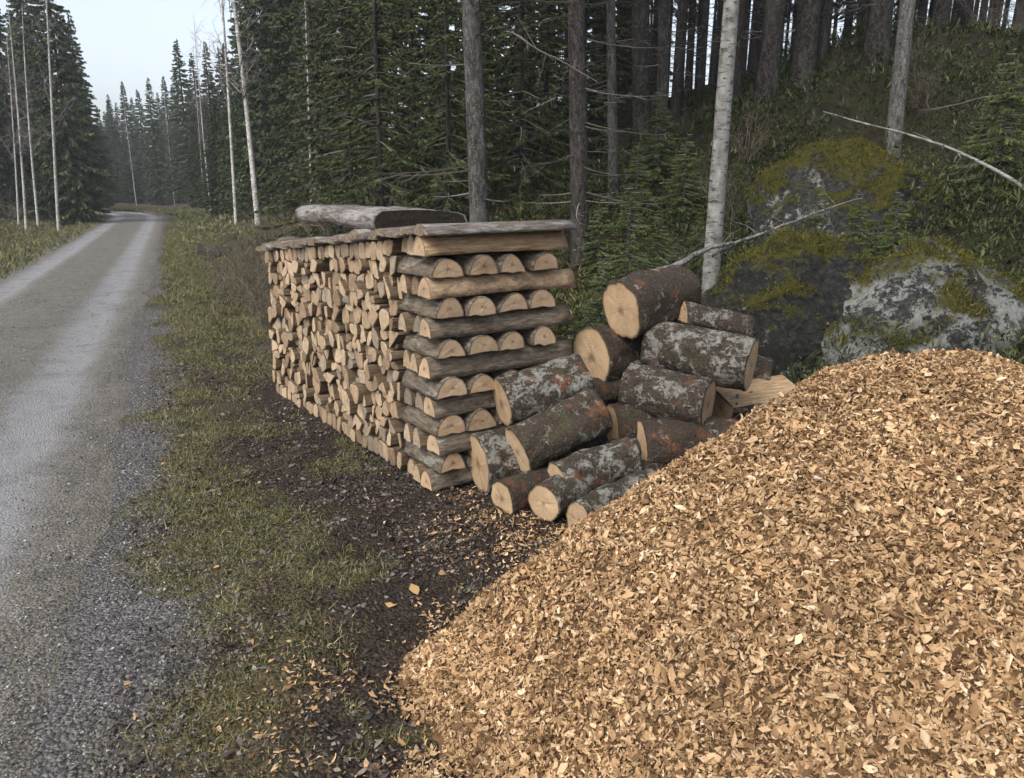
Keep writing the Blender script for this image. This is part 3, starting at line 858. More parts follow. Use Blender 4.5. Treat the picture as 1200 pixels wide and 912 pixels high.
# ================================================================== BOULDERS
def boulder(name, label, c, size, seed, mat, flat=.0, yaw=0., moss_bias=0., amp=.16, cuts=()):
    bm_v, bm_f = ico(6)
    n = bm_v / np.linalg.norm(bm_v, axis=1, keepdims=True)
    r = 1 + amp * fbm(n[:, 0] * 1.3 + seed, n[:, 1] * 1.3, n[:, 2] * 1.3, seed=seed, oct=3) + .05 * fbm(n[:, 0] * 5, n[:, 1] * 5, n[:, 2] * 5, seed=seed + 3, oct=5, gain=.62)
    r = r + .05 * (.5 - np.abs(fbm(n[:, 0] * 2.6 + seed, n[:, 1] * 2.6, n[:, 2] * 2.6, seed=seed + 7, oct=3)))
    P = n * r[:, None]
    for (nx, ny, nz, d) in cuts:
        q = np.array([nx, ny, nz]); q = q / np.linalg.norm(q)
        s = P @ q - d; P = P - np.where(s > 0, s * .62, 0)[:, None] * q
    P = P * np.array(size)
    cy, sy = math.cos(yaw), math.sin(yaw)
    P = P @ np.array([[cy, sy, 0], [-sy, cy, 0], [0, 0, 1]])
    W_ = P + c
    me = mesh_np(name, P, [bm_f]); me.update()
    N = np.zeros(len(P) * 3, np.float32); me.vertices.foreach_get('normal', N); N = N.reshape(-1, 3)
    mo = sstep(.05, .75, N[:, 2]) * .62 + .30 * fbm(W_[:, 0] * 2.9, W_[:, 1] * 2.3, W_[:, 2] * 2.3, seed=seed + 9, oct=4) + moss_bias
    P2 = P + N * (np.clip(mo - .35, 0, .5) * .06)[:, None] + N * (.006 * fbm(P[:, 0] * 25, P[:, 1] * 25, P[:, 2] * 25, seed=seed + 1, oct=2))[:, None]
    me.vertices.foreach_set('co', P2.astype(np.float32).ravel()); me.update()
    at = me.attributes.new('moss', 'FLOAT', 'POINT'); at.data.foreach_set('value', mo.astype(np.float32))
    smooth(me)
    o = obj(name, me, mat); o.location = c
    tag(o, label, 'boulder')
    # moss tufts
    k = np.nonzero((mo + .25 * fbm(P[:, 0] * 12, P[:, 1] * 12, P[:, 2] * 12, seed=seed + 31, oct=2) > .52) & (N[:, 2] > -.1))[0]
    if len(k):
        k = RNG.choice(k, min(17000, len(k) * 8)); m = len(k)
        pos = P2[k] + RNG.normal(0, .018, (m, 3))
        R = frames_from_normal(N[k] + RNG.normal(0, .5, (m, 3)), RNG.uniform(0, 6.3, m))
        V, Fc = scatter([blade()], pos, R, np.column_stack([RNG.uniform(.005, .011, m)] * 2 + [RNG.uniform(.012, .042, m)]))
        tag(obj('moss', mesh_np('moss', V, Fc), MAT['moss'], o), kind='stuff')
    return o

def blade():
    return (np.array([[-.5, 0, 0], [.5, 0, 0], [0, .3, 1.]]), [np.array([[0, 1, 2]])])

_ico = {}
def ico(s):
    if s not in _ico:
        import bmesh
        bm = bmesh.new(); bmesh.ops.create_icosphere(bm, subdivisions=s, radius=1)
        v = np.array([x.co[:] for x in bm.verts]); f = np.array([[q.index for q in x.verts] for x in bm.faces]); bm.free()
        _ico[s] = (v, f)
    return _ico[s]

B1 = at_y(988, 282, 8.6); B2 = at_y(935, 392, 6.25); B3 = at_y(1105, 410, 5.75)
boulder('boulder', 'large domed boulder farthest back, thick moss over its top', B1, (1.12, .95, .98), 3, MAT['boulder_a'], yaw=.3, moss_bias=.05, cuts=((-.8, -.6, .35, .72), (.5, -.3, .8, .85)))
boulder('boulder', 'dark rounded boulder behind the logs with mossy crest and grey flank', B2, (.90, .72, .74), 8, MAT['boulder_b'], yaw=-.2, moss_bias=-.05, cuts=((.1, -1, .25, .8),))
boulder('boulder', 'pale lichen-covered boulder with yellow-green moss just behind the chip heap', B3, (1.0, .72, .78), 15, MAT['boulder_c'], yaw=.15, moss_bias=-.07, cuts=((-.75, -.5, .6, .70), (.6, -.35, .75, .66), (0, -1, .1, .75)))

# ================================================================== CHIP HEAP
def chip_templates():
    T = []
    r = np.random.default_rng(4)
    for k in range(4):                          # thick chips
        n = 5
        a = np.sort(r.uniform(0, 2 * math.pi, n)) * .35 + np.linspace(0, 2 * math.pi, n, endpoint=False) * .65
        p = np.column_stack([np.cos(a) * r.uniform(.4, .7, n), np.sin(a) * r.uniform(.2, .42, n)])
        z = r.uniform(-.5, .5) * p[:, 0] ** 2 + r.normal(0, .03, n)
        th = r.uniform(.08, .2)
        top = np.column_stack([p, z + th]); bot = np.column_stack([p * .95, z])
        V = np.concatenate([top, bot]); i = np.arange(n); j = (i + 1) % n
        tri = np.array([[0, 1, 2], [0, 2, 3], [0, 3, 4]])
        side = np.concatenate([np.stack([n + i, n + j, j], -1), np.stack([n + i, j, i], -1)])
        T.append((V, [np.concatenate([tri, side])]))
    for k in range(14):                         # curled torn flakes
        w = r.uniform(.25, .65); L = r.uniform(.8, 1.5); c = r.uniform(-1.1, 1.1); tw = r.uniform(-.5, .5)
        t = np.linspace(-.5, .5, 4); xs = t * L
        ww = np.array([r.uniform(.15, .8), r.uniform(.8, 1.1), r.uniform(.7, 1.1), r.uniform(.05, .8)]) * w
        zz = c * t ** 2 * 1.6; sk = r.normal(0, .1, 4)
        V = np.concatenate([np.column_stack([xs + r.normal(0, .06, 4), -ww / 2 + sk, zz - tw * t * ww]), np.column_stack([xs + r.normal(0, .06, 4), ww / 2 + sk, zz + tw * t * ww + r.normal(0, .05, 4)])])
        T.append((V, [np.array([[0, 1, 5], [0, 5, 4], [1, 2, 6], [1, 6, 5], [2, 3, 7], [2, 7, 6]])]))
    return T
CHIP = chip_templates()

g = np.linspace(-2.6, 2.6, 150)
gx, gy = np.meshgrid(HC[0] + g, HC[1] + g)
gz = heap(gx, gy) + np.maximum(H(gx, gy, fine=False), 0) * 0
core = (np.stack([gx, gy, gz - .012], -1).reshape(-1, 3), None)
ii = np.arange(150 * 150).reshape(150, 150)
cq = np.stack([ii[:-1, :-1], ii[:-1, 1:], ii[1:, 1:], ii[1:, :-1]], -1).reshape(-1, 4)
keep = (gz.reshape(-1)[cq].max(1) > .0)
core = (core[0], [cq[keep]])

def heap_n(x, y):
    e = .03
    dzx = (heap(x + e, y) - heap(x - e, y)) / (2 * e); dzy = (heap(x, y + e) - heap(x, y - e)) / (2 * e)
    n = np.column_stack([-dzx, -dzy, np.ones_like(x)]); return n / np.linalg.norm(n, axis=1, keepdims=True)

N0 = 430000
x = RNG.uniform(HC[0] - 2.55, HC[0] + 2.0, N0); y = RNG.uniform(HC[1] - 1.75, HC[1] + 1.6, N0)
z = heap(x, y)
facing = np.einsum('ni,ni->n', heap_n(x, y), np.column_stack([-x, -y, 1.6 - z]) / np.linalg.norm(np.column_stack([x, y, 1.6 - z]), axis=1, keepdims=True))
pr_ = np.where(z > .01, 1., 0.) * np.where(facing > -.1, 1., .12)
k = RNG.random(N0) < pr_
x, y, z = x[k], y[k], z[k]; n = len(x)
nrm = heap_n(x, y) + RNG.normal(0, .62, (n, 3))
sz = np.clip(RNG.lognormal(math.log(.0142), .42, n), .005, .034)
print('CHIPS', n)
V, Fc = scatter(CHIP, np.column_stack([x, y, z + RNG.uniform(-.009, .014, n)]), frames_from_normal(nrm, RNG.uniform(0, 6.3, n)), np.column_stack([sz * RNG.uniform(.8, 1.5, n), sz, sz]))
# chips spilled on the soil round the heap and at the foot of the logs
N1 = 150000
x = RNG.uniform(-1.2, 1.4, N1); y = RNG.uniform(1.5, 4.6, N1)
hz = heap(x, y)
dd = np.clip(-hz, 0, None)
def heap_t(x, y):
    dx, dy = x - HC[0], y - HC[1]
    r = np.hypot(dx, dy); th = np.degrees(np.arctan2(dy, dx)) % 360
    return r - heap_R(th)
d_out = heap_t(x, y)
pz = np.exp(-np.clip(d_out, 0, None) / .15) * .8 + .005 * np.exp(-np.clip(d_out, 0, None) / .8) + .35 * np.exp(-((x - .2) / .4) ** 2 - ((y - 3.45) / .22) ** 2) + .12 * np.exp(-((x + .2) / .35) ** 2 - ((y - 3.85) / .2) ** 2)
pz *= np.clip(.6 + 1.1 * fbm(x * 4, y * 4, seed=77, oct=3), .05, 1.4)
k = (d_out > -.3) & (RNG.random(N1) < pz)
x, y = x[k], y[k]; n = len(x)
z = np.maximum(H(x, y) + relief(x, y), heap(x, y)) + RNG.uniform(.003, .012, n)
sz = np.clip(RNG.lognormal(math.log(.0135), .42, n), .006, .03)
V2, F2 = scatter(CHIP, np.column_stack([x, y, z]), frames_from_normal(np.array([0, 0, 1.]) + RNG.normal(0, .3, (n, 3)), RNG.uniform(0, 6.3, n)), np.column_stack([sz * RNG.uniform(.8, 1.5, n), sz, sz]))
V, Fc = join_np([core, (V, Fc), (V2, F2)])
cme = mesh_np('wood_chips', V, Fc); cme.materials.append(MAT['chip']); cme.materials.append(MAT['chip_shade'])
mi = np.zeros(len(cme.polygons), np.int32); mi[:int(keep.sum())] = 1; cme.polygons.foreach_set('material_index', mi)
tag(obj('wood_chips', cme), 'big heap of pale tan wood chips spilling over the dark soil', 'wood chips', kind='stuff')
# a few large lumps that stand out
def chunk(px, py, L, label, seed):
    d = ray(px, py); t = np.arange(1.2, 6, .01); pts = d[None] * t[:, None] + np.array([0, 0, CAM_H])
    hz = np.maximum(heap(pts[:, 0], pts[:, 1]), H(pts[:, 0], pts[:, 1]))
    kk = np.nonzero(pts[:, 2] < hz)[0]; p = pts[kk[0]] if len(kk) else pts[-1]
    r = np.random.default_rng(seed); v, f = ico(2)
    v = v * (1 + .25 * fbm(v[:, 0] * 2 + seed, v[:, 1] * 2, v[:, 2] * 2, seed=seed, oct=2))[:, None]
    v = np.sign(v) * np.abs(v) ** .8 * np.array([L, L * .55, L * .3])
    o = obj('wood_chunk', mesh_np('wood_chunk', v, [f]), CHUNK); o.location = p; o.rotation_euler = (r.uniform(-.4, .4), r.uniform(-.4, .4), r.uniform(0, 6))
    tag(o, label, 'wood chunk')
CHUNK = mat_bark('pale_chunk', (.42, .33, .22), (.62, .52, .38), (.7, .62, .5), lich=.3)
chunk(766, 886, .017, 'whitish wood lump near the bottom edge of the chip heap', 1)
chunk(958, 560, .024, 'whitish wood lump in the middle of the chip heap', 2)
chunk(716, 894, .011, 'small white wood lump low on the front of the chip heap', 3)

# ================================================================== GROUND SCATTER
def fan_leaf(r, n=6):
    return None
LEAF = []
_r = np.random.default_rng(8)
for k in range(8):
    w = _r.uniform(.4, .75); c = _r.uniform(-.6, .6); d = _r.uniform(-.35, .35)
    V_ = np.array([[-.5, 0, c * .25], [-.12, -w / 2, d * .35], [-.05, w / 2, -d * .3 + .05], [.28, -w * .32, .15 * c], [.22, w * .38, .2 * d], [.55, _r.normal(0, .1), c * .4]])
    LEAF.append((V_, [np.array([[0, 1, 2], [1, 3, 2], [3, 4, 2], [3, 5, 4]])]))
STONE = []
for k in range(8):
    an = np.array([0, 2.1, 4.2]) + _r.normal(0, .3, 3); rr_ = _r.uniform(.7, 1.2, 3)
    V_ = np.concatenate([np.column_stack([np.cos(an) * rr_, np.sin(an) * rr_ * .75, _r.normal(0, .12, 3)]), [[_r.normal(0, .25), _r.normal(0, .2), _r.uniform(.35, .65)], [0, 0, -.5]]])
    STONE.append((V_, [np.array([[0, 1, 3], [1, 2, 3], [2, 0, 3], [1, 0, 4], [2, 1, 4], [0, 2, 4]])]))
GRASS = []
for k in range(6):
    b = _r.uniform(.2, 1.1); w = 1.
    GRASS.append((np.array([[-.5 * w, 0, 0], [.5 * w, 0, 0], [-.3 * w, b * .35, .6], [.3 * w, b * .35, .6], [0, b, 1.]]), [np.array([[0, 1, 3], [0, 3, 2], [2, 3, 4]])]))

def sample_uv(n, ulo, uhi, vlo, vhi, power=2.2):
    """denser near the viewer's end of the road"""
    t = RNG.random(n); v = vlo + (vhi - vlo) * t ** power
    return RNG.uniform(ulo, uhi, n), v

# grass and moss blades along the verge
u, v = sample_uv(440000, -.4, 2.8, 1.2, 34, 2.1)
x, y = xy(u, v)
rc = road_c(v); tu = u
wob = .18 * fbm(x * 1.7, y * 1.7, seed=23, oct=3); cl_ = fbm(x * 3, y * 3, seed=21, oct=3); cf = fbm(x * 9, y * 9, seed=24, oct=2)
soil = sstep(.10, .48, tu + wob * 1.4 + .10 * cl_) * (1 - sstep(6.3, 7.6, v + wob * 2))
dens = sstep(-.42, -.15, tu + wob - .08 * (1 - sstep(2.2, 4, v))) * np.maximum(1 - soil, .9 * sstep(.25, .6, cl_ + .5 * cf) * (1 - sstep(.85, 1.1, tu) * (v < 6.3))) * np.clip(.50 + .9 * cl_ + .6 * cf, .05, 1) * (heap_t(x, y) > .02)
inpile = (np.abs((np.column_stack([x, y]) - C0[:2]) @ LD[:2] - LEN / 2) < LEN / 2) & (((np.column_stack([x, y]) - C0[:2]) @ XD[:2]) > -.02) & (((np.column_stack([x, y]) - C0[:2]) @ XD[:2]) < .95)
k = (RNG.random(len(u)) < dens) & ~inpile
x, y, v, tu = x[k], y[k], v[k], tu[k]; n = len(x)
print('GRASS', n)
hgt = RNG.uniform(.012, .032, n) * (1 + sstep(6, 16, v) * 1.6) * (1 + .8 * (RNG.random(n) < .08))
wid = RNG.uniform(.002, .0042, n) * (1 + v / 8)
nr = np.array([0, 0, 1.]) + RNG.normal(0, .55, (n, 3)); nr[:, 2] = np.abs(nr[:, 2]) + .25
V, Fc = scatter(GRASS, np.column_stack([x, y, H(x, y) + relief(x, y) - .004]), frames_from_normal(nr, RNG.uniform(0, 6.3, n)), np.column_stack([wid, hgt, hgt]))
# far and left verges
u, v = sample_uv(36000, -8, -3.0, 9, 55, 1.3)
x, y = xy(u + road_c(v) + 1.86, v); n = len(x)
hg = RNG.uniform(.05, .13, n); nr = np.array([0, 0, 1.]) + RNG.normal(0, .5, (n, 3)); nr[:, 2] = np.abs(nr[:, 2]) + .3
V2, F2 = scatter(GRASS, np.column_stack([x, y, H(x, y) - .01]), frames_from_normal(nr, RNG.uniform(0, 6.3, n)), np.column_stack([hg * .22, hg, hg]))
u, v = sample_uv(22000, .2, 7, 26, 62, 1.1)
x, y = xy(u + (road_c(v) + 1.86), v); n = len(x)
hg = RNG.uniform(.06, .2, n); nr = np.array([0, 0, 1.]) + RNG.normal(0, .5, (n, 3)); nr[:, 2] = np.abs(nr[:, 2]) + .3
V4, F4 = scatter(GRASS, np.column_stack([x, y, H(x, y) - .01]), frames_from_normal(nr, RNG.uniform(0, 6.3, n)), np.column_stack([hg * .3, hg, hg]))
V, Fc = join_np([(V, Fc), (V2, F2), (V4, F4)])
tag(obj('grass', mesh_np('grass', V, Fc), MAT['grass']), 'short mossy grass on the verges beside the gravel road', 'grass', kind='stuff')

# dead leaves and debris on the soil
u, v = sample_uv(240000, -.35, 3.8, 1.3, 9.5, 1.5)
x, y = xy(u, v); tu = u
wob = .18 * fbm(x * 1.7, y * 1.7, seed=23, oct=3); cl_ = fbm(x * 2.6, y * 2.6, seed=51, oct=3)
soil = sstep(.35, 1.0, tu + wob * 1.4)
k = (RNG.random(len(u)) < np.clip(.34 + .5 * soil, 0, 1) * np.clip(.6 + .8 * cl_, .08, 1)) & (heap_t(x, y) > -.02)
x, y = x[k], y[k]; n = len(x)
print('LITTER', n)
sz = np.clip(RNG.lognormal(math.log(.0155), .45, n), .006, .045)
nr = np.array([0, 0, 1.]) + RNG.normal(0, .5, (n, 3))
V, Fc = scatter(LEAF, np.column_stack([x, y, H(x, y) + relief(x, y) + RNG.uniform(.001, .012, n)]), frames_from_normal(nr, RNG.uniform(0, 6.3, n)), sz)
tag(obj('leaf_litter', mesh_np('leaf_litter', V, Fc), MAT['litter']), 'dark wet leaf litter over the soil in front of the stack', 'leaf litter', kind='stuff')

# loose gravel at the road edge and on the road
u, v = sample_uv(190000, -2.7, .5, 1.0, 16, 2.1)
x, y = xy(u, v); du = u - road_c(v)
t = np.exp(-((du - .80) / .3) ** 2) + np.exp(-((du + .80) / .3) ** 2)
wob = .18 * fbm(x * 1.7, y * 1.7, seed=23, oct=3)
dens = np.where(np.abs(du) < 1.15, .34 * (1 - .8 * np.clip(t, 0, 1)), 1.0 * (1 - sstep(.1, .5, np.abs(du) - 1.36 + wob - .14 * (1 - sstep(2.2, 4.2, v)))) + .06)
k = RNG.random(len(u)) < dens
x, y, u, v, du = x[k], y[k], u[k], v[k], du[k]; n = len(x)
print('STONES', n)
z = np.where(np.abs(du) < 1.40, road_z(u, v), H(x, y) + relief(x, y))
sz = np.clip(RNG.lognormal(math.log(.0050), .42, n), .0025, .02)
V, Fc = scatter(STONE, np.column_stack([x, y, z + sz * .2]), rot_mats(np.column_stack([RNG.normal(0, .25, n), RNG.normal(0, .25, n), RNG.uniform(0, 6.3, n)])), sz)
tag(obj('gravel', mesh_np('gravel', V, Fc), MAT['stone']), 'loose grey gravel along the edge of the forest road', 'gravel', kind='stuff')

# single leaves and scraps that stand out
def scrap(px, py, L, label, mat, k=0, cat='leaf', name='fallen_leaf'):
    p = hit(px, py); V_, F_ = LEAF[k % 8]
    me = mesh_np(name, V_ * L, F_); smooth(me)
    o = obj(name, me, mat); o.location = p + np.array([0, 0, .008 + float(relief(p[:1], p[1:2])[0])]); o.rotation_euler = (.15, .1, k * 1.3)
    tag(o, label, cat)
scrap(151, 810, .032, 'orange leaf lying alone on the gravel at lower left', MAT['leaf_gold'], 1)
scrap(281, 833, .034, 'pale brown leaf on the verge, right of the orange leaf', MAT['leaf_gold'], 2)
scrap(180, 886, .04, 'light grey stone flake near the lower left edge', MAT['stone'], 3, 'stone', 'stone_flake')
scrap(486, 698, .085, 'large tan wood sliver on the dark soil left of the chips', MAT['leaf_gold'], 4, 'wood sliver', 'wood_sliver')
scrap(458, 716, .05, 'tan leaf just left of the large sliver on the soil', MAT['leaf_gold'], 0)
scrap(518, 677, .045, 'yellow-orange leaf above the large sliver on the soil', MAT['leaf_gold'], 5)
scrap(495, 655, .035, 'small yellow leaf on the soil in front of the logs', MAT['leaf_gold'], 1)
scrap(583, 643, .038, 'orange leaf on the soil below the front logs', MAT['leaf_gold'], 3)
scrap(428, 650, .05, 'whitish leaf on the dark soil beside green moss', MAT['litter'], 2)

# ================================================================== TREES
def spruce_foliage(h, hb, rmax, dz, nbr, tl, tw, dens, seed, droop=.35, shape=1.0, hang=.5, gap=0.):
    """needle sprays: small diamonds along drooping limbs; limbs as thin tubes"""
    r = np.random.default_rng(seed)
    quadsP, limbs = [], []
    z = hb
    P_, D_, L_, W_ = [], [], [], []
    while z < h - .1:
        f = (z - hb) / (h - hb)
        R = rmax * (1 - f) ** shape * (1 if f > .08 else .6 + f * 5) + .05
        k = max(3, int(nbr * (.6 + .4 * (1 - f)) + r.integers(0, 2)))
        a0 = r.uniform(0, 6.3)
        for b in range(k):
            if r.random() < gap: continue
            an = a0 + b * 2 * math.pi / k + r.normal(0, .25)
            L = R * r.uniform(.65, 1.12)
            m = max(4, int(L / .12))
            t = np.linspace(0, 1, m)
            up = .25 * (f - .35)
            zz = z + r.normal(0, .08) + L * (up * t - droop * t ** 1.6 + droop * .55 * t ** 3.5)
            bend = r.normal(0, .12) * t ** 2 * L
            ca, sa = math.cos(an), math.sin(an)
            pts = np.column_stack([ca * L * t - sa * bend, sa * L * t + ca * bend, zz])
            limbs.append((pts, np.linspace(.012 * (.5 + L * .5), .003, m)))
            nt = int(dens * L) + 2
            tt = r.uniform(.12, 1.0, nt) ** .8
            q = np.column_stack([np.interp(tt, t, pts[:, i]) for i in range(3)])
            side = np.where(r.random(nt) < .5, 1., -1.)
            out = np.array([ca, sa, 0]); lat = np.array([-sa, ca, 0])
            ang = r.uniform(.25, 1.1, nt)
            d = out[None] * np.cos(ang)[:, None] + lat[None] * (side * np.sin(ang))[:, None]
            d[:, 2] -= hang * r.uniform(.1, 1.4, nt)
            d /= np.linalg.norm(d, axis=1, keepdims=True)
            wl = tl * r.uniform(.5, 1.2, nt) * (1 - .45 * tt) * (.32 + .68 * (1 - f) ** .7)
            P_.append(q); D_.append(d); L_.append(wl); W_.append(tw * r.uniform(.6, 1.3, nt))
        z += dz * r.uniform(.7, 1.3) * (.5 + .5 * (1 - f))
    P_ = np.concatenate(P_); D_ = np.concatenate(D_); L_ = np.concatenate(L_); W_ = np.concatenate(W_)
    n = len(P_)
    rv = r.normal(0, 1, (n, 3)); rv[:, 2] *= .5
    Sd = np.cross(D_, rv); Sd /= np.linalg.norm(Sd, axis=1, keepdims=True) + 1e-9
    a = P_; b = P_ + D_ * (L_ * .45)[:, None] + Sd * (W_ / 2)[:, None]; c = P_ + D_ * L_[:, None]; c[:, 2] -= L_ * .12; d = P_ + D_ * (L_ * .45)[:, None] - Sd * (W_ / 2)[:, None]
    V = np.stack([a, b, c, d], 1).reshape(-1, 3); Qd = np.arange(n * 4).reshape(n, 4)
    lv = join_np([tube(p, rr_, 3) for p, rr_ in limbs])
    return (V, [Qd]), lv

def trunk_geo(h, r0, r1, seed, sides=14, segs=26, flare=.35, bend=.05):
    r = np.random.default_rng(seed)
    t = np.linspace(0, 1, segs + 1) ** 1.25
    zz = t * h
    px_ = bend * (np.sin(t * 3.1 + seed) - math.sin(seed)); py_ = bend * (np.sin(t * 2.3 + seed * 2) - math.sin(seed * 2))
    rad = r1 + (r0 - r1) * (1 - t) ** .8
    rad = rad * (1 + flare * np.exp(-zz / .22))
    P = np.column_stack([px_, py_, zz]); P[0, 2] = -.35
    V, Fc = tube(P, rad, sides)
    k = np.arange(len(V)) // sides
    c = P[k]; d = V - c
    V = c + d * (1 + .07 * fbm(V[:, 0] * 22 + seed, V[:, 1] * 22, V[:, 2] * 3, seed=seed, oct=2))[:, None]
    return V, Fc

def dead_branches(h0, h1, n, L, seed, r0=.05, sub=5, droop=.25):
    r = np.random.default_rng(seed); parts = []
    for i in range(n):
        z = r.uniform(h0, h1); an = r.uniform(0, 6.3); l = L * r.uniform(.3, 1.2)
        t = np.linspace(0, 1, 6); ca, sa = math.cos(an), math.sin(an)
        bd = r.normal(0, .2)
        pts = np.column_stack([ca * (r0 + l * t) - sa * bd * l * t ** 2, sa * (r0 + l * t) + ca * bd * l * t ** 2, z - droop * l * t * r.uniform(.3, 1.4) + .12 * l * t ** 2])
        parts.append(tube(pts, np.linspace(.009, .0025, 6), 3))
        for s in range(sub):
            tt = r.uniform(.25, 1); q = np.array([np.interp(tt, t, pts[:, k]) for k in range(3)])
            a2 = an + r.choice([-1, 1]) * r.uniform(.4, 1.1); l2 = l * r.uniform(.12, .4)
            e = q + np.array([math.cos(a2) * l2, math.sin(a2) * l2, r.uniform(-.5, .1) * l2])
            parts.append(tube(np.array([q, (q + e) / 2 + r.normal(0, .02, 3), e]), [.004, .003, .0015], 3))
    return join_np(parts)

def birch_crown(h, hb, seed, n=34, L0=2.2):
    r = np.random.default_rng(seed); parts = []
    def grow(p, d, l, rad, lev):
        m = 5; pts = [p]; dd = d.copy()
        for i in range(m):
            dd = dd + r.normal(0, .13, 3) + np.array([0, 0, .05 if lev == 0 else -.09]); dd /= np.linalg.norm(dd)
            pts.append(pts[-1] + dd * l / m)
        pts = np.array(pts); parts.append(tube(pts, np.linspace(rad, rad * .35, m + 1), 3))
        if lev < 2:
            for i in range(6 if lev == 0 else 5):
                k = r.integers(1, m + 1); a = r.normal(0, 1, 3); nd = dd * .7 + a * .55; nd /= np.linalg.norm(nd)
                grow(pts[k], nd, l * r.uniform(.3, .6), rad * .45, lev + 1)
    for i in range(n):
        f = r.random() ** .8; z = hb + (h - hb) * f; an = r.uniform(0, 6.3)
        d = np.array([math.cos(an) * .75, math.sin(an) * .75, r.uniform(.3, .9)]); d /= np.linalg.norm(d)
        grow(np.array([0, 0, z]), d, L0 * (1.1 - .75 * f) * r.uniform(.6, 1.1), .022 * (1.15 - f), 0)
    return join_np(parts)

def proto(name, parts):
    """parts: list of (part name, mesh, material). returns list usable by plant()"""
    out = []
    for pn, (V, Fc), mt, sm in parts:
        me = mesh_np(pn, V, Fc)
        if sm: smooth(me)
        me.materials.append(mt); out.append((pn, me))
    return (name, out)

def plant(pt, loc, label, group=None, sx=1., sz=None, rz=0., lean=(0, 0), cat='tree', skip=()):
    name, parts = pt
    o = empty(name, loc)
    o.rotation_mode = 'ZYX'; o.rotation_euler = (lean[0], lean[1], rz); o.scale = (sx, sx, sz if sz else sx)
    for pn, me in parts:
        if pn in skip: continue
        c = bpy.data.objects.new(pn, me); COL.objects.link(c); c.parent = o
        if pn not in ('trunk',): c['kind'] = 'stuff'
    tag(o, label, cat, group)
    return o

def tall_spruce(seed, h=17., hb=6.2, r0=.12, rmax=1.9, dead=46, bark='spruce_trunk'):
    fol, limb = spruce_foliage(h, hb, rmax, .42, 6, .42, .085, 34, seed, droop=.4, shape=.9)
    return proto('spruce_tree', [('trunk', trunk_geo(h, r0, .015, seed), MAT[bark], True), ('crown', fol, MAT['spruce'], False), ('limb', limb, MAT['dead'], False),
                                 ('dead_branch', dead_branches(.8, hb + .5, dead, .95, seed + 1, r0 * .8), MAT['dead'], False)])
TALL = [tall_spruce(101), tall_spruce(102, h=15, hb=5.2, rmax=1.6, dead=60), tall_spruce(103, h=18, hb=7.2, dead=36)]
TALLG = tall_spruce(104, h=16, hb=6, bark='spruce_grey', dead=40)

def full_spruce(seed, h=15., rmax=2.6, hb=.5):
    fol, limb = spruce_foliage(h, hb, rmax, .33, 8, .55, .12, 44, seed, droop=.45, shape=.85, hang=.6)
    return proto('spruce_tree', [('trunk', trunk_geo(h, .17, .015, seed), MAT['spruce_trunk'], True), ('crown', fol, MAT['spruce'], False), ('limb', limb, MAT['dead'], False)])
FULL = [full_spruce(201), full_spruce(202, rmax=2.2), full_spruce(203, h=14, rmax=2.4, hb=1.2)]

def young_spruce(seed, h=5.5, rmax=1.5, mat='spruce_near', gap=.12):
    fol, limb = spruce_foliage(h, .25, rmax, .19, 7, .17, .022, 120, seed, droop=.42, shape=.75, hang=.55, gap=gap)
    return proto('young_spruce', [('trunk', trunk_geo(h, .045, .006, seed, sides=8, segs=14, bend=.03), MAT['spruce_trunk'], True), ('crown', fol, MAT[mat], False), ('limb', limb, MAT['dead'], False)])
YOUNG = [young_spruce(301), young_spruce(302, h=6.5, rmax=1.35, gap=.25)]
fol, limb = spruce_foliage(1.5, .06, .62, .055, 6, .12, .014, 150, 333, droop=.28, shape=.9, hang=.55, gap=.15)
SAPL = proto('spruce_sapling', [('trunk', trunk_geo(1.5, .014, .003, 3, sides=6, segs=8, bend=.02), MAT['dead'], True), ('crown', fol, MAT['sapling'], False), ('limb', limb, MAT['dead'], False)])

def birch(seed, h=17., r0=.11, hb=5.5, L0=2.3, n=34, bark='birch_white'):
    return proto('birch_tree', [('trunk', trunk_geo(h, r0, .012, seed, bend=.12, flare=.25), MAT[bark], True), ('crown', birch_crown(h, hb, seed, n, L0), MAT['birch_twig'], False)])
BIRCH = [birch(401), birch(402, h=15, hb=4.5, L0=1.7)]
GREYB = proto('birch_tree', [('trunk', trunk_geo(15, .11, .012, 403, bend=.1, flare=.2), MAT['grey_trunk'], True), ('crown', birch_crown(15, 5., 403, 28, 1.7), MAT['birch_twig'], False)])

def lean_to(base, px2, py2):
    """rotation that tips a tree from base towards the pixel px2,py2 at the same distance"""
    t = at_y(px2, py2, base[1]); d = t - base
    return (0., math.atan2(d[0], d[2]))

placed = []
def far_enough(p, dmin):
    return all((p[0] - q[0]) ** 2 + (p[1] - q[1]) ** 2 > dmin * dmin for q in placed)

def put(kind, base, wpx, top, label, group=None, r_ref=.12, sz=1., cat='tree', skip=(), rz=None):
    base = np.array(base); placed.append(base)
    r = wpx / 2 / pxscale(base); s = r / r_ref
    la = lean_to(base, *top) if top else (0, 0)
    return plant(kind, base, label, group, s, sz, rz if rz is not None else random.uniform(0, 6.3), la, cat, skip)

def gp(px, y):
    """ground point straight under column px at distance y"""
    x = ray(px, 300)[0] / ray(px, 300)[1] * y
    for _ in range(4):
        z = Hs(x, y); s = y * CP + (CAM_H - z) * SP; x = (px - IW / 2) / F * s
    return np.array([x, y, Hs(x, y)])

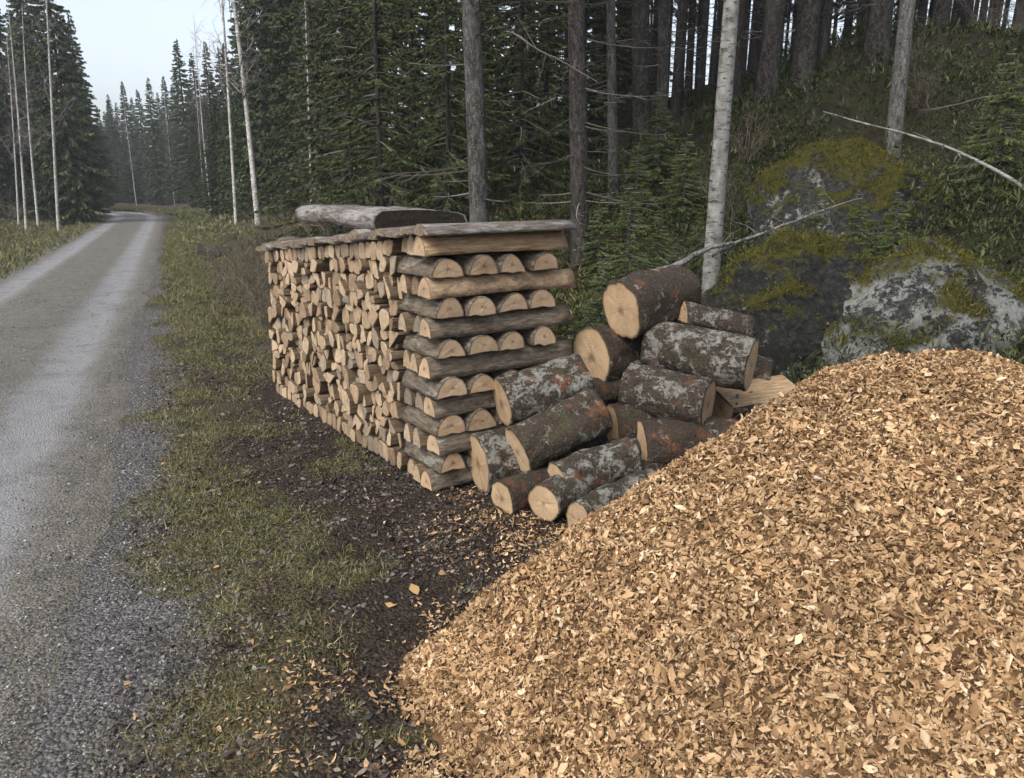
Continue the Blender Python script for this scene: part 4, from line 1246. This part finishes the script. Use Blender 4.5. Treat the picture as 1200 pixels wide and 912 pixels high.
# near trunks, one by one: column at the foot, distance, width in px, pixel the trunk passes higher up
put(birch(404, bark='birch'), gp(829, 7.3), 20.5, (851, 0), 'pale birch trunk rising straight behind the topmost log', r_ref=.115, sz=.8)
put(TALLG, gp(567, 8.6), 25, (555, 0), 'grey spruce trunk right behind the firewood stack, left of the pair', r_ref=.125, sz=.9)
put(TALL[1], gp(681, 8.9), 23, (677, 0), 'dark spruce trunk behind the right end of the firewood stack', r_ref=.125, sz=.9)
put(TALLG, gp(719, 10.2), 12, (717, 0), 'thin grey spruce trunk just right of the trunk behind the stack end', r_ref=.125, sz=.8)
put(TALL[0], gp(752, 12.5), 22, (752, 0), 'dark spruce trunk between the thin grey one and the birch', r_ref=.125)
put(TALLG, gp(774, 11.0), 14, (778, 0), 'slim spruce trunk standing above the green saplings', r_ref=.125, sz=.85)
put(TALL[2], gp(897, 11.5), 24, (910, 0), 'dark spruce trunk left of the mossy dome boulder', r_ref=.125)
put(TALL[0], gp(938, 12.2), 28, (950, 0), 'thick dark spruce trunk directly behind the mossy dome boulder', r_ref=.125)
put(TALL[1], gp(1024, 12.0), 28, (1034, 0), 'thick dark spruce trunk right of the dome boulder top', r_ref=.125)
put(GREYB, gp(1045, 9.6), 19, (1066, 0), 'grey birch trunk crossing the bent bare pole', r_ref=.115, sz=.85)
put(TALL[2], gp(1095, 13.5), 20, (1106, 0), 'dark spruce trunk above the middle of the bent pole', r_ref=.125)
put(TALL[0], gp(1128, 16.0), 13, (1135, 0), 'slim dark trunk on the crest, right of the bent pole arch', r_ref=.125)
put(TALL[1], gp(1192, 13.0), 17, (1200, 0), 'dark trunk at the right edge of the view', r_ref=.125)

# the dense wood behind, on the slope and along the bank
tr_ = random.Random(77)
cnt = 0; tries = 0
while cnt < 200 and tries < 9000:
    tries += 1
    px = tr_.uniform(440, 1260) if cnt < 90 else tr_.uniform(690, 1260); dist = tr_.uniform(12, 44) if cnt < 90 else tr_.uniform(15, 52)
    p = gp(px, dist)
    uu, _ = uv(p[0], p[1])
    if uu < 5.2 or uu > 40 or not far_enough(p, .95 if dist < 25 else 1.2): continue
    k = TALL[tr_.randrange(3)]
    placed.append(p); s = tr_.uniform(.5, 1.1) if cnt < 70 else tr_.uniform(.4, .8)
    plant(k, p, 'slim dark spruce trunk ' + ('far back' if dist > 24 else 'in the nearer ranks') + (' left of the pale birch' if px < 829 else ' between birch and bent pole' if px < 1000 else ' above the bent pole'), 'spruces in the dense wood', s, tr_.uniform(.85, 1.15) if dist < 20 or px < 700 else tr_.uniform(1.35, 1.7), tr_.uniform(0, 6.3), (tr_.gauss(0, .012), tr_.gauss(0, .012)))
    cnt += 1
print('WOOD', cnt)

# young spruces closing the view behind the stack
ys = [(415, 12.5, 1.0, 'leftmost behind the stack'), (452, 10.8, .95, 'behind the left half of the stack'), (492, 12.2, 1.15, 'behind the middle of the stack, tall'), (527, 10.2, .8, 'behind the weathered slab'),
      (610, 11.2, .85, 'between the two trunks behind the stack'), (640, 13.0, 1.1, 'farther back between the two trunks'), (705, 13.4, .8, 'with boughs spreading right of the trunk behind the stack end'), (380, 16.0, 1.15, 'on the bank by the bare bushes'), (470, 15.5, 1.3, 'in the second rank behind the stack'), (560, 14.5, 1.2, 'hidden partly by the grey trunk'), (440, 20, 1.5, 'in the third rank over the bank'), (520, 17, 1.5, 'in the second rank near the grey trunk'), (585, 18, 1.5, 'right behind the grey trunk'), (625, 19.5, 1.6, 'in the gap between the two trunks'), (665, 17, 1.3, 'behind the trunk at the stack end'), (545, 22, 1.8, 'tallest, far behind the grey trunk'), (700, 21, 1.6, 'far behind the thin grey trunk')]
for i, (px, d, s, w) in enumerate(ys):
    p = gp(px, d); placed.append(p)
    plant(YOUNG[i % 2], p, f'dense young spruce {w}', 'young spruces behind the stack', s, None, i * 1.7)
for i, (px, d, s, w) in enumerate([(735, 8.2, .8, 'with a bright upright shoot'), (705, 7.6, .55, 'beside the right end of the stack'), (770, 8.4, .5, 'low and wide in front of the birch'), (690, 6.6, .45, 'smallest, next to the stained log'), (800, 9.4, .6, 'just left of the birch'), (1165, 8.0, .9, 'behind the pale boulder at right'), (745, 9.6, .6, 'behind the others, near the slim trunk'), (722, 7.0, .42, 'low, right above the stained log'), (755, 7.4, .4, 'low, above the topmost log'), (790, 7.9, .45, 'left of the birch foot'), (700, 8.8, .6, 'at the foot of the trunk behind the stack end'), (770, 10.2, .7, 'at the foot of the slim trunk'), (815, 8.3, .4, 'tiny, touching the birch foot')]):
    p = gp(px, d); plant(SAPL, p, f'small green spruce sapling {w}', 'spruce saplings by the logs', s, None, i * 2.1, cat='sapling')

# far side of the road and the bend
def tree_at(kind, px, d, hpx, label, group, ref_h, rz=0., lean=None, wide=1.):
    p = gp(px, d); placed.append(p)
    s = hpx / pxscale(p) / ref_h
    la = lean_to(p, *lean) if lean else (0, 0)
    return plant(kind, p, label, group, s * wide, s, rz, la)
Lg = 'spruces across the road'
tree_at(FULL[0], 92, 36, 330, 'tall dense spruce at the road edge, right flank of the left wood', Lg, 15, 0, wide=.80)
tree_at(FULL[1], 68, 41, 300, 'dense spruce just left of the tallest one across the road', Lg, 15, 1)
tree_at(FULL[2], 30, 38, 262, 'spruce with a ragged top at the far left', Lg, 14, 2, wide=.8)
tree_at(FULL[0], -10, 36, 240, 'spruce cut by the left edge of the view', Lg, 15, 3, wide=.8)
tree_at(FULL[1], 10, 50, 220, 'spruce in the second rank at far left', Lg, 15, 4)
tree_at(FULL[2], 55, 52, 260, 'spruce hidden behind the left birches', Lg, 14, 5)
tree_at(FULL[2], 112, 52, 215, 'spruce filling the foot of the left wood by the bend', Lg, 14, 1.2, wide=.8)
for i, (px, d, hp, w, ln) in enumerate([(69, 31, 330, 'tall white birch trunk in front of the left spruces', (50, 0)), (31, 30, 250, 'slender birch at far left with forked stem', (14, 60)), (22, 33, 210, 'short leaning birch at far left behind the forked one', (12, 100)), (45, 33, 240, 'thin greyish birch between the left birches', (30, 40))]):
    o = tree_at(BIRCH[i % 2], px, d, hp, w, 'birches across the road', 17 if i % 2 == 0 else 15, i, ln, wide=.85)
fr = random.Random(12)
far_px = [(142, 92, 120), (160, 84, 135), (176, 98, 125), (190, 78, 140), (207, 88, 140), (226, 66, 182), (241, 72, 165), (258, 62, 178), (273, 54, 172), (150, 104, 110), (168, 108, 115), (216, 102, 130), (198, 110, 120), (128, 78, 110), (286, 66, 150), (262, 40, 150), (280, 37, 190), (238, 52, 120), (300, 34, 200), (252, 47, 130)]
for i, (px, d, hp) in enumerate(far_px):
    rank = sorted(q[0] for q in far_px).index(px); lab = 'pointed tall spruce left of the two roadside birches' if i == 5 else 'distant spruce at the road bend, ' + ['first', 'second', 'third', 'fourth', 'fifth', 'sixth', 'seventh', 'eighth', 'ninth', 'tenth', 'eleventh', 'twelfth', 'thirteenth', 'fourteenth', 'fifteenth', 'sixteenth', 'seventeenth', 'eighteenth', 'nineteenth', 'twentieth'][rank] + ' from left in front'
    tree_at(FULL[i % 3], px, d, hp, lab, 'distant spruces at the bend', 14 if i % 3 == 2 else 15, i * .9, wide=.95)
for i in range(26):
    px = fr.uniform(110, 330); d = fr.uniform(95, 150)
    tree_at(FULL[i % 3], px, d, fr.uniform(95, 130) * 100 / d, 'spruce in the hindmost ranks at the bend of the road', 'distant spruces at the bend', 14 if i % 3 == 2 else 15, i)
for i in range(16):
    px = fr.uniform(-60, 110); d = fr.uniform(48, 80)
    tree_at(FULL[i % 3], px, d, fr.uniform(200, 260) * 50 / d, 'spruce deep in the wood across the road', 'deep spruces across the road', 14 if i % 3 == 2 else 15, i)
for i, (px, d, hp, w, ln, wd) in enumerate([(303, 28, 420, 'thick white birch by the road, right one of the pair', (268, 0), 1.1), (277, 31, 390, 'slim birch by the road, left one of the pair', (258, 0), .8), (247, 45, 215, 'white birch trunk against the pointed spruce', (235, 100), .6), (240, 48, 190, 'thin grey birch beside the white trunk at the pointed spruce', (231, 110), .4), (366, 20, 330, 'crooked slender birch on the bank above the bushes', (355, 0), .55), (205, 70, 130, 'thin distant birch at the bend', None, .6), (160, 74, 120, 'thin distant birch left of the bend trees', None, .6)]):
    tree_at(BIRCH[(i + 1) % 2], px, d, hp, w, 'birches along the right side of the road', 15 if (i + 1) % 2 else 17, i * 1.3, ln, wide=wd)
for i, (px, d, hp, w) in enumerate([(322, 34, 370, 'tall open spruce right of the thick birch'), (345, 30, 420, 'tall spruce above the bushes on the bank'), (372, 33, 400, 'tall spruce behind the crooked slender birch'), (400, 26, 440, 'tall spruce at the left of the young spruces'), (335, 46, 300, 'spruce in the second rank right of the thick birch'), (300, 52, 250, 'spruce behind the thick roadside birch'), (425, 24, 480, 'tall spruce rising over the young spruces'), (360, 50, 300, 'spruce far behind the crooked slender birch')]):
    tree_at(FULL[i % 3], px, d, hp, w, 'spruces on the right bank', 14 if i % 3 == 2 else 15, i * 1.1, wide=.85)

# ================================================================== SHRUBS, BRANCHES, GROUND COVER
def shrub(seed, h=1.6, n=22, leaves=500):
    r = np.random.default_rng(seed); parts = []; lp = []
    for i in range(n):
        an = r.uniform(0, 6.3); tilt = r.uniform(.1, .9); l = h * r.uniform(.5, 1.2)
        d = np.array([math.cos(an) * math.sin(tilt), math.sin(an) * math.sin(tilt), math.cos(tilt)])
        p = np.array([r.normal(0, .12), r.normal(0, .12), 0]); pts = [p]
        for s in range(6):
            d = d + r.normal(0, .13, 3); d /= np.linalg.norm(d); pts.append(pts[-1] + d * l / 6)
        pts = np.array(pts); parts.append(tube(pts, np.linspace(.008, .002, 7), 3))
        for s in range(8):
            q = pts[r.integers(1, 7)]; dd = d + r.normal(0, .7, 3); dd /= np.linalg.norm(dd); l2 = l * r.uniform(.1, .35)
            e = q + dd * l2; parts.append(tube(np.array([q, (q + e) / 2 + r.normal(0, .02, 3), e]), [.0035, .0025, .0012], 3)); lp += [e, (q + e) / 2]
    lp = np.array(lp); k = r.integers(0, len(lp), leaves)
    pos = lp[k] + r.normal(0, .05, (leaves, 3))
    V, Fc = scatter(LEAF, pos, rot_mats(r.uniform(0, 6.3, (leaves, 3))), r.uniform(.02, .05, leaves))
    return join_np(parts), (V, Fc)
SHR = []
for sd_ in (1, 2):
    a_, b_ = shrub(600 + sd_)
    SHR.append(proto('bush', [('twig', a_, MAT['twig'], False), ('leaf', b_, MAT['scrub'], False)]))
sr = random.Random(4)
bush_px = [(345, 13), (362, 14.5), (385, 12), (410, 11.5), (332, 17), (350, 20), (318, 20), (435, 10.2), (395, 15), (370, 18), (462, 10), (310, 24), (420, 13.5), (300, 15), (285, 17.5), (318, 12.5), (292, 12.6), (262, 13.5), (275, 11.6), (300, 10.6), (312, 9.6), (258, 16), (246, 19), (285, 14.6), (305, 12.2), (318, 9.2)]
for i, (px, d) in enumerate(bush_px):
    p = gp(px, d)
    plant(SHR[i % 2], p, 'twiggy brown-green bush on the bank left of the stack', 'bushes on the bank', sr.uniform(.55, 1.0) * (.62 if px < 322 else 1), None, sr.uniform(0, 6), cat='bush')
for i in range(20):
    px = sr.uniform(560, 1230); d = sr.uniform(8.5, 13); p = gp(px, d)
    if uv(p[0], p[1])[0] < 4.8: continue
    plant(SHR[i % 2], p, 'thin twiggy bush in the shade of the wood', 'bushes under the spruces', sr.uniform(.22, .45), None, sr.uniform(0, 6), cat='bush')
for i in range(22):
    px = sr.uniform(-40, 115); d = sr.uniform(26, 40); p = gp(px, d)
    if uv(p[0], p[1])[0] > -5.6: continue
    plant(SHR[i % 2], p, 'dry brown bush at the foot of the left wood', 'bushes across the road', sr.uniform(.5, .9), None, sr.uniform(0, 6), cat='bush')

for i, (px, d, s, w) in enumerate([(905, 7.45, .42, 'at the left'), (950, 7.45, .46, 'in the middle'), (1000, 7.35, .44, 'right of the middle'), (1045, 7.1, .40, 'at the right')]):
    p = gp(px, d); plant(SAPL, p, f'low green spruce growth in the gap between the rear boulders, {w}', 'spruce growth between the boulders', s, None, i * 1.9, cat='sapling')
# the bent bare pole and fallen branches
def bough(name, pix, radii, label, mat, seed, twigs=0):
    P = np.array([at_y(*p) for p in pix])
    t = np.linspace(0, len(P) - 1, 40); i = np.clip(t.astype(int), 0, len(P) - 2); f = (t - i)[:, None]
    def g_(k): return P[np.clip(k, 0, len(P) - 1)]
    p0, p1, p2, p3 = g_(i - 1), g_(i), g_(i + 1), g_(i + 2)
    C = .5 * ((2 * p1) + (-p0 + p2) * f + (2 * p0 - 5 * p1 + 4 * p2 - p3) * f ** 2 + (-p0 + 3 * p1 - 3 * p2 + p3) * f ** 3)
    r = np.random.default_rng(seed); C = C + np.cumsum(r.normal(0, .0022, C.shape), 0)
    parts = [tube(C, np.linspace(radii[0], radii[1], 40), 7)]
    o = obj(name, smooth(mesh_np(name, *parts[0])), mat)
    if twigs:
        tp = []
        for k in range(twigs):
            q = C[r.integers(4, 39)]; d = r.normal(0, 1, 3); d /= np.linalg.norm(d); l = r.uniform(.1, .4)
            tp.append(tube(np.array([q, q + d * l * .5 + r.normal(0, .02, 3), q + d * l]), [.005, .003, .0015], 3))
        tag(obj('twig', mesh_np('twig', *join_np(tp)), mat, o), kind='stuff')
    return tag(o, label, 'branch')
bough('fallen_pole', [(965, 131, 8.4), (1010, 144, 8.1), (1060, 157, 7.8), (1110, 173, 7.4), (1160, 195, 7.0), (1210, 226, 6.7), (1270, 280, 6.5)], (.006, .019), 'thin pale bent pole arching down over the dome boulder to the right edge', MAT['birch'], 1, 7)
bough('fallen_branch', [(835, 300, 7.0), (865, 285, 7.0), (905, 272, 7.0), (945, 258, 7.0), (985, 243, 7.1), (1012, 234, 7.3)], (.018, .005), 'pale dead branch lying between the dome boulder and the dark boulder', MAT['grey_trunk'], 2, 9)
bough('fallen_branch', [(770, 318, 6.8), (800, 308, 6.8), (830, 292, 6.9), (862, 284, 7.0)], (.036, .014), 'thick grey broken branch behind the topmost log at the birch foot', MAT['grey_trunk'], 3, 5)
bough('fallen_branch', [(600, 38, 8.5), (630, 58, 8.2), (660, 72, 8.0), (700, 95, 7.8)], (.010, .004), 'bare dead bough slanting down between the two trunks behind the stack', MAT['dead'], 4, 12)
bough('fallen_branch', [(1080, 130, 9.5), (1120, 122, 9.0), (1160, 112, 8.8), (1210, 108, 8.6)], (.008, .012), 'dead branch in the undergrowth at the right edge', MAT['dead'], 5, 12)

# stones heaped at the ditch beyond the stack
st = random.Random(31)
for i, (px, d, s, w) in enumerate([(250, 21, .45, 'leftmost'), (264, 20, .5, 'largest, in the middle'), (281, 19.5, .42, 'pale, second from right'), (296, 20.5, .38, 'rightmost'), (270, 22, .4, 'highest, at the back'), (288, 22.5, .36, 'small, behind the pale one')]):
    p = gp(px, d); v, f = ico(3)
    vv = v * (1 + .22 * fbm(v[:, 0] * 1.6 + i * 7, v[:, 1] * 1.6, v[:, 2] * 1.6, seed=800 + i, oct=3))[:, None] * np.array([s, s * .8, s * .55])
    me = smooth(mesh_np('stone', vv, [f])); at = me.attributes.new('moss', 'FLOAT', 'POINT')
    at.data.foreach_set('value', (.35 * v[:, 2] + .28).astype(np.float32))
    o = obj('stone', me, MAT['ditch_stone']); o.location = p + np.array([0, 0, s * .3]); o.rotation_euler = (0, 0, i)
    tag(o, f'grey stone in the heap beside the ditch, {w}', 'stone', 'stones at the ditch')

# low green cover over the forest floor
def cluster(r, n=7):
    Vs, Fs = [], []
    for i in range(n):
        an = r.uniform(0, 6.3); el = r.uniform(.2, 1.2); l = r.uniform(.45, 1.1); w = r.uniform(.08, .2)
        d = np.array([math.cos(an) * math.cos(el), math.sin(an) * math.cos(el), math.sin(el)]); s = np.array([-math.sin(an), math.cos(an), r.normal(0, .3)])
        b = np.array([r.normal(0, .2), r.normal(0, .2), 0])
        Vs += [b, b + d * l * .5 + s * w / 2, b + d * l, b + d * l * .5 - s * w / 2]
        Fs.append([4 * i, 4 * i + 1, 4 * i + 2, 4 * i + 3])
    return np.array(Vs), [np.array(Fs)]
cr = np.random.default_rng(6)
CLUS = [cluster(cr, 5) for _ in range(8)]
n0 = 215000
uu = 2.8 + 12.5 * RNG.random(n0) ** 1.3; vv = RNG.uniform(-.5, 13, n0)
x, y = xy(uu, vv)
dn = np.clip(.7 + .7 * fbm(x * .9, y * .9, seed=61, oct=3), .22, 1) * sstep(0, .8, uu - (3.4 - 1.4 * sstep(6.5, 10, vv)))
k = (RNG.random(n0) < dn) & (y > 3) & (np.abs(x / y) < .76) & ~((heap_t(x, y) < .1))
x, y = x[k], y[k]; n = len(x)
nr = np.array([0, 0, 1.]) + RNG.normal(0, .25, (n, 3))
sz = np.clip(RNG.lognormal(math.log(.042), .5, n), .015, .12) * (1 + .025 * np.hypot(x, y))
tallness = np.clip(.18 + .40 * fbm(x * .7, y * .7, seed=66, oct=3), .03, .55)
V, Fc = scatter(CLUS, np.column_stack([x, y, H(x, y) - .01 + tallness * RNG.random(n) ** 1.3]), frames_from_normal(nr, RNG.uniform(0, 6.3, n)), sz)
print('COVER', n)
# bank beyond the stack
n0 = 45000
uu = RNG.uniform(.7, 5, n0); vv = 7.0 + 20 * RNG.random(n0) ** 1.5
x, y = xy(uu, vv)
dn = sstep(.85, 1.5, uu + .3 * fbm(x, y, seed=63, oct=2)) * np.clip(.6 + .8 * fbm(x * 1.2, y * 1.2, seed=62, oct=3), .1, 1)
k = RNG.random(n0) < dn
x, y = x[k], y[k]; m = len(x)
nr = np.array([0, 0, 1.]) + RNG.normal(0, .35, (m, 3))
V3, F3 = scatter(CLUS, np.column_stack([x, y, H(x, y) - .01 + .22 * sstep(1.0, 1.9, uv(x, y)[0]) * RNG.random(m) ** 1.4]), frames_from_normal(nr, RNG.uniform(0, 6.3, m)), RNG.uniform(.035, .10, m))
tag(obj('ground_cover', mesh_np('ground_cover', V, Fc), MAT['cover']), 'low dark green plants covering the forest floor', 'undergrowth', kind='stuff')
tag(obj('bank_cover', mesh_np('bank_cover', V3, F3), MAT['scrub']), 'rough yellow-green growth on the bank beyond the stack', 'undergrowth', kind='stuff')
tot = sum(len(m.polygons) for m in bpy.data.meshes)
print('POLYS', tot, 'OBJECTS', len(bpy.data.objects))

# ================================================================== HAZE
import bmesh
bm = bmesh.new(); bmesh.ops.create_cube(bm, size=1.0)
me = bpy.data.meshes.new('haze'); bm.to_mesh(me); bm.free()
hz = obj('haze', me); hz.scale = (1300, 1300, 32); hz.location = (0, 300, 6)
hm = bpy.data.materials.new('haze'); hm.use_nodes = True; hm.node_tree.nodes.clear()
vo = hm.node_tree.nodes.new('ShaderNodeVolumePrincipled'); vo.inputs['Color'].default_value = (.86, .9, 1, 1); vo.inputs['Density'].default_value = .0009
ho = hm.node_tree.nodes.new('ShaderNodeOutputMaterial'); hm.node_tree.links.new(vo.outputs[0], ho.inputs['Volume'])
me.materials.append(hm); tag(hz, 'thin pale haze in the air over the road and wood', 'haze', kind='stuff')
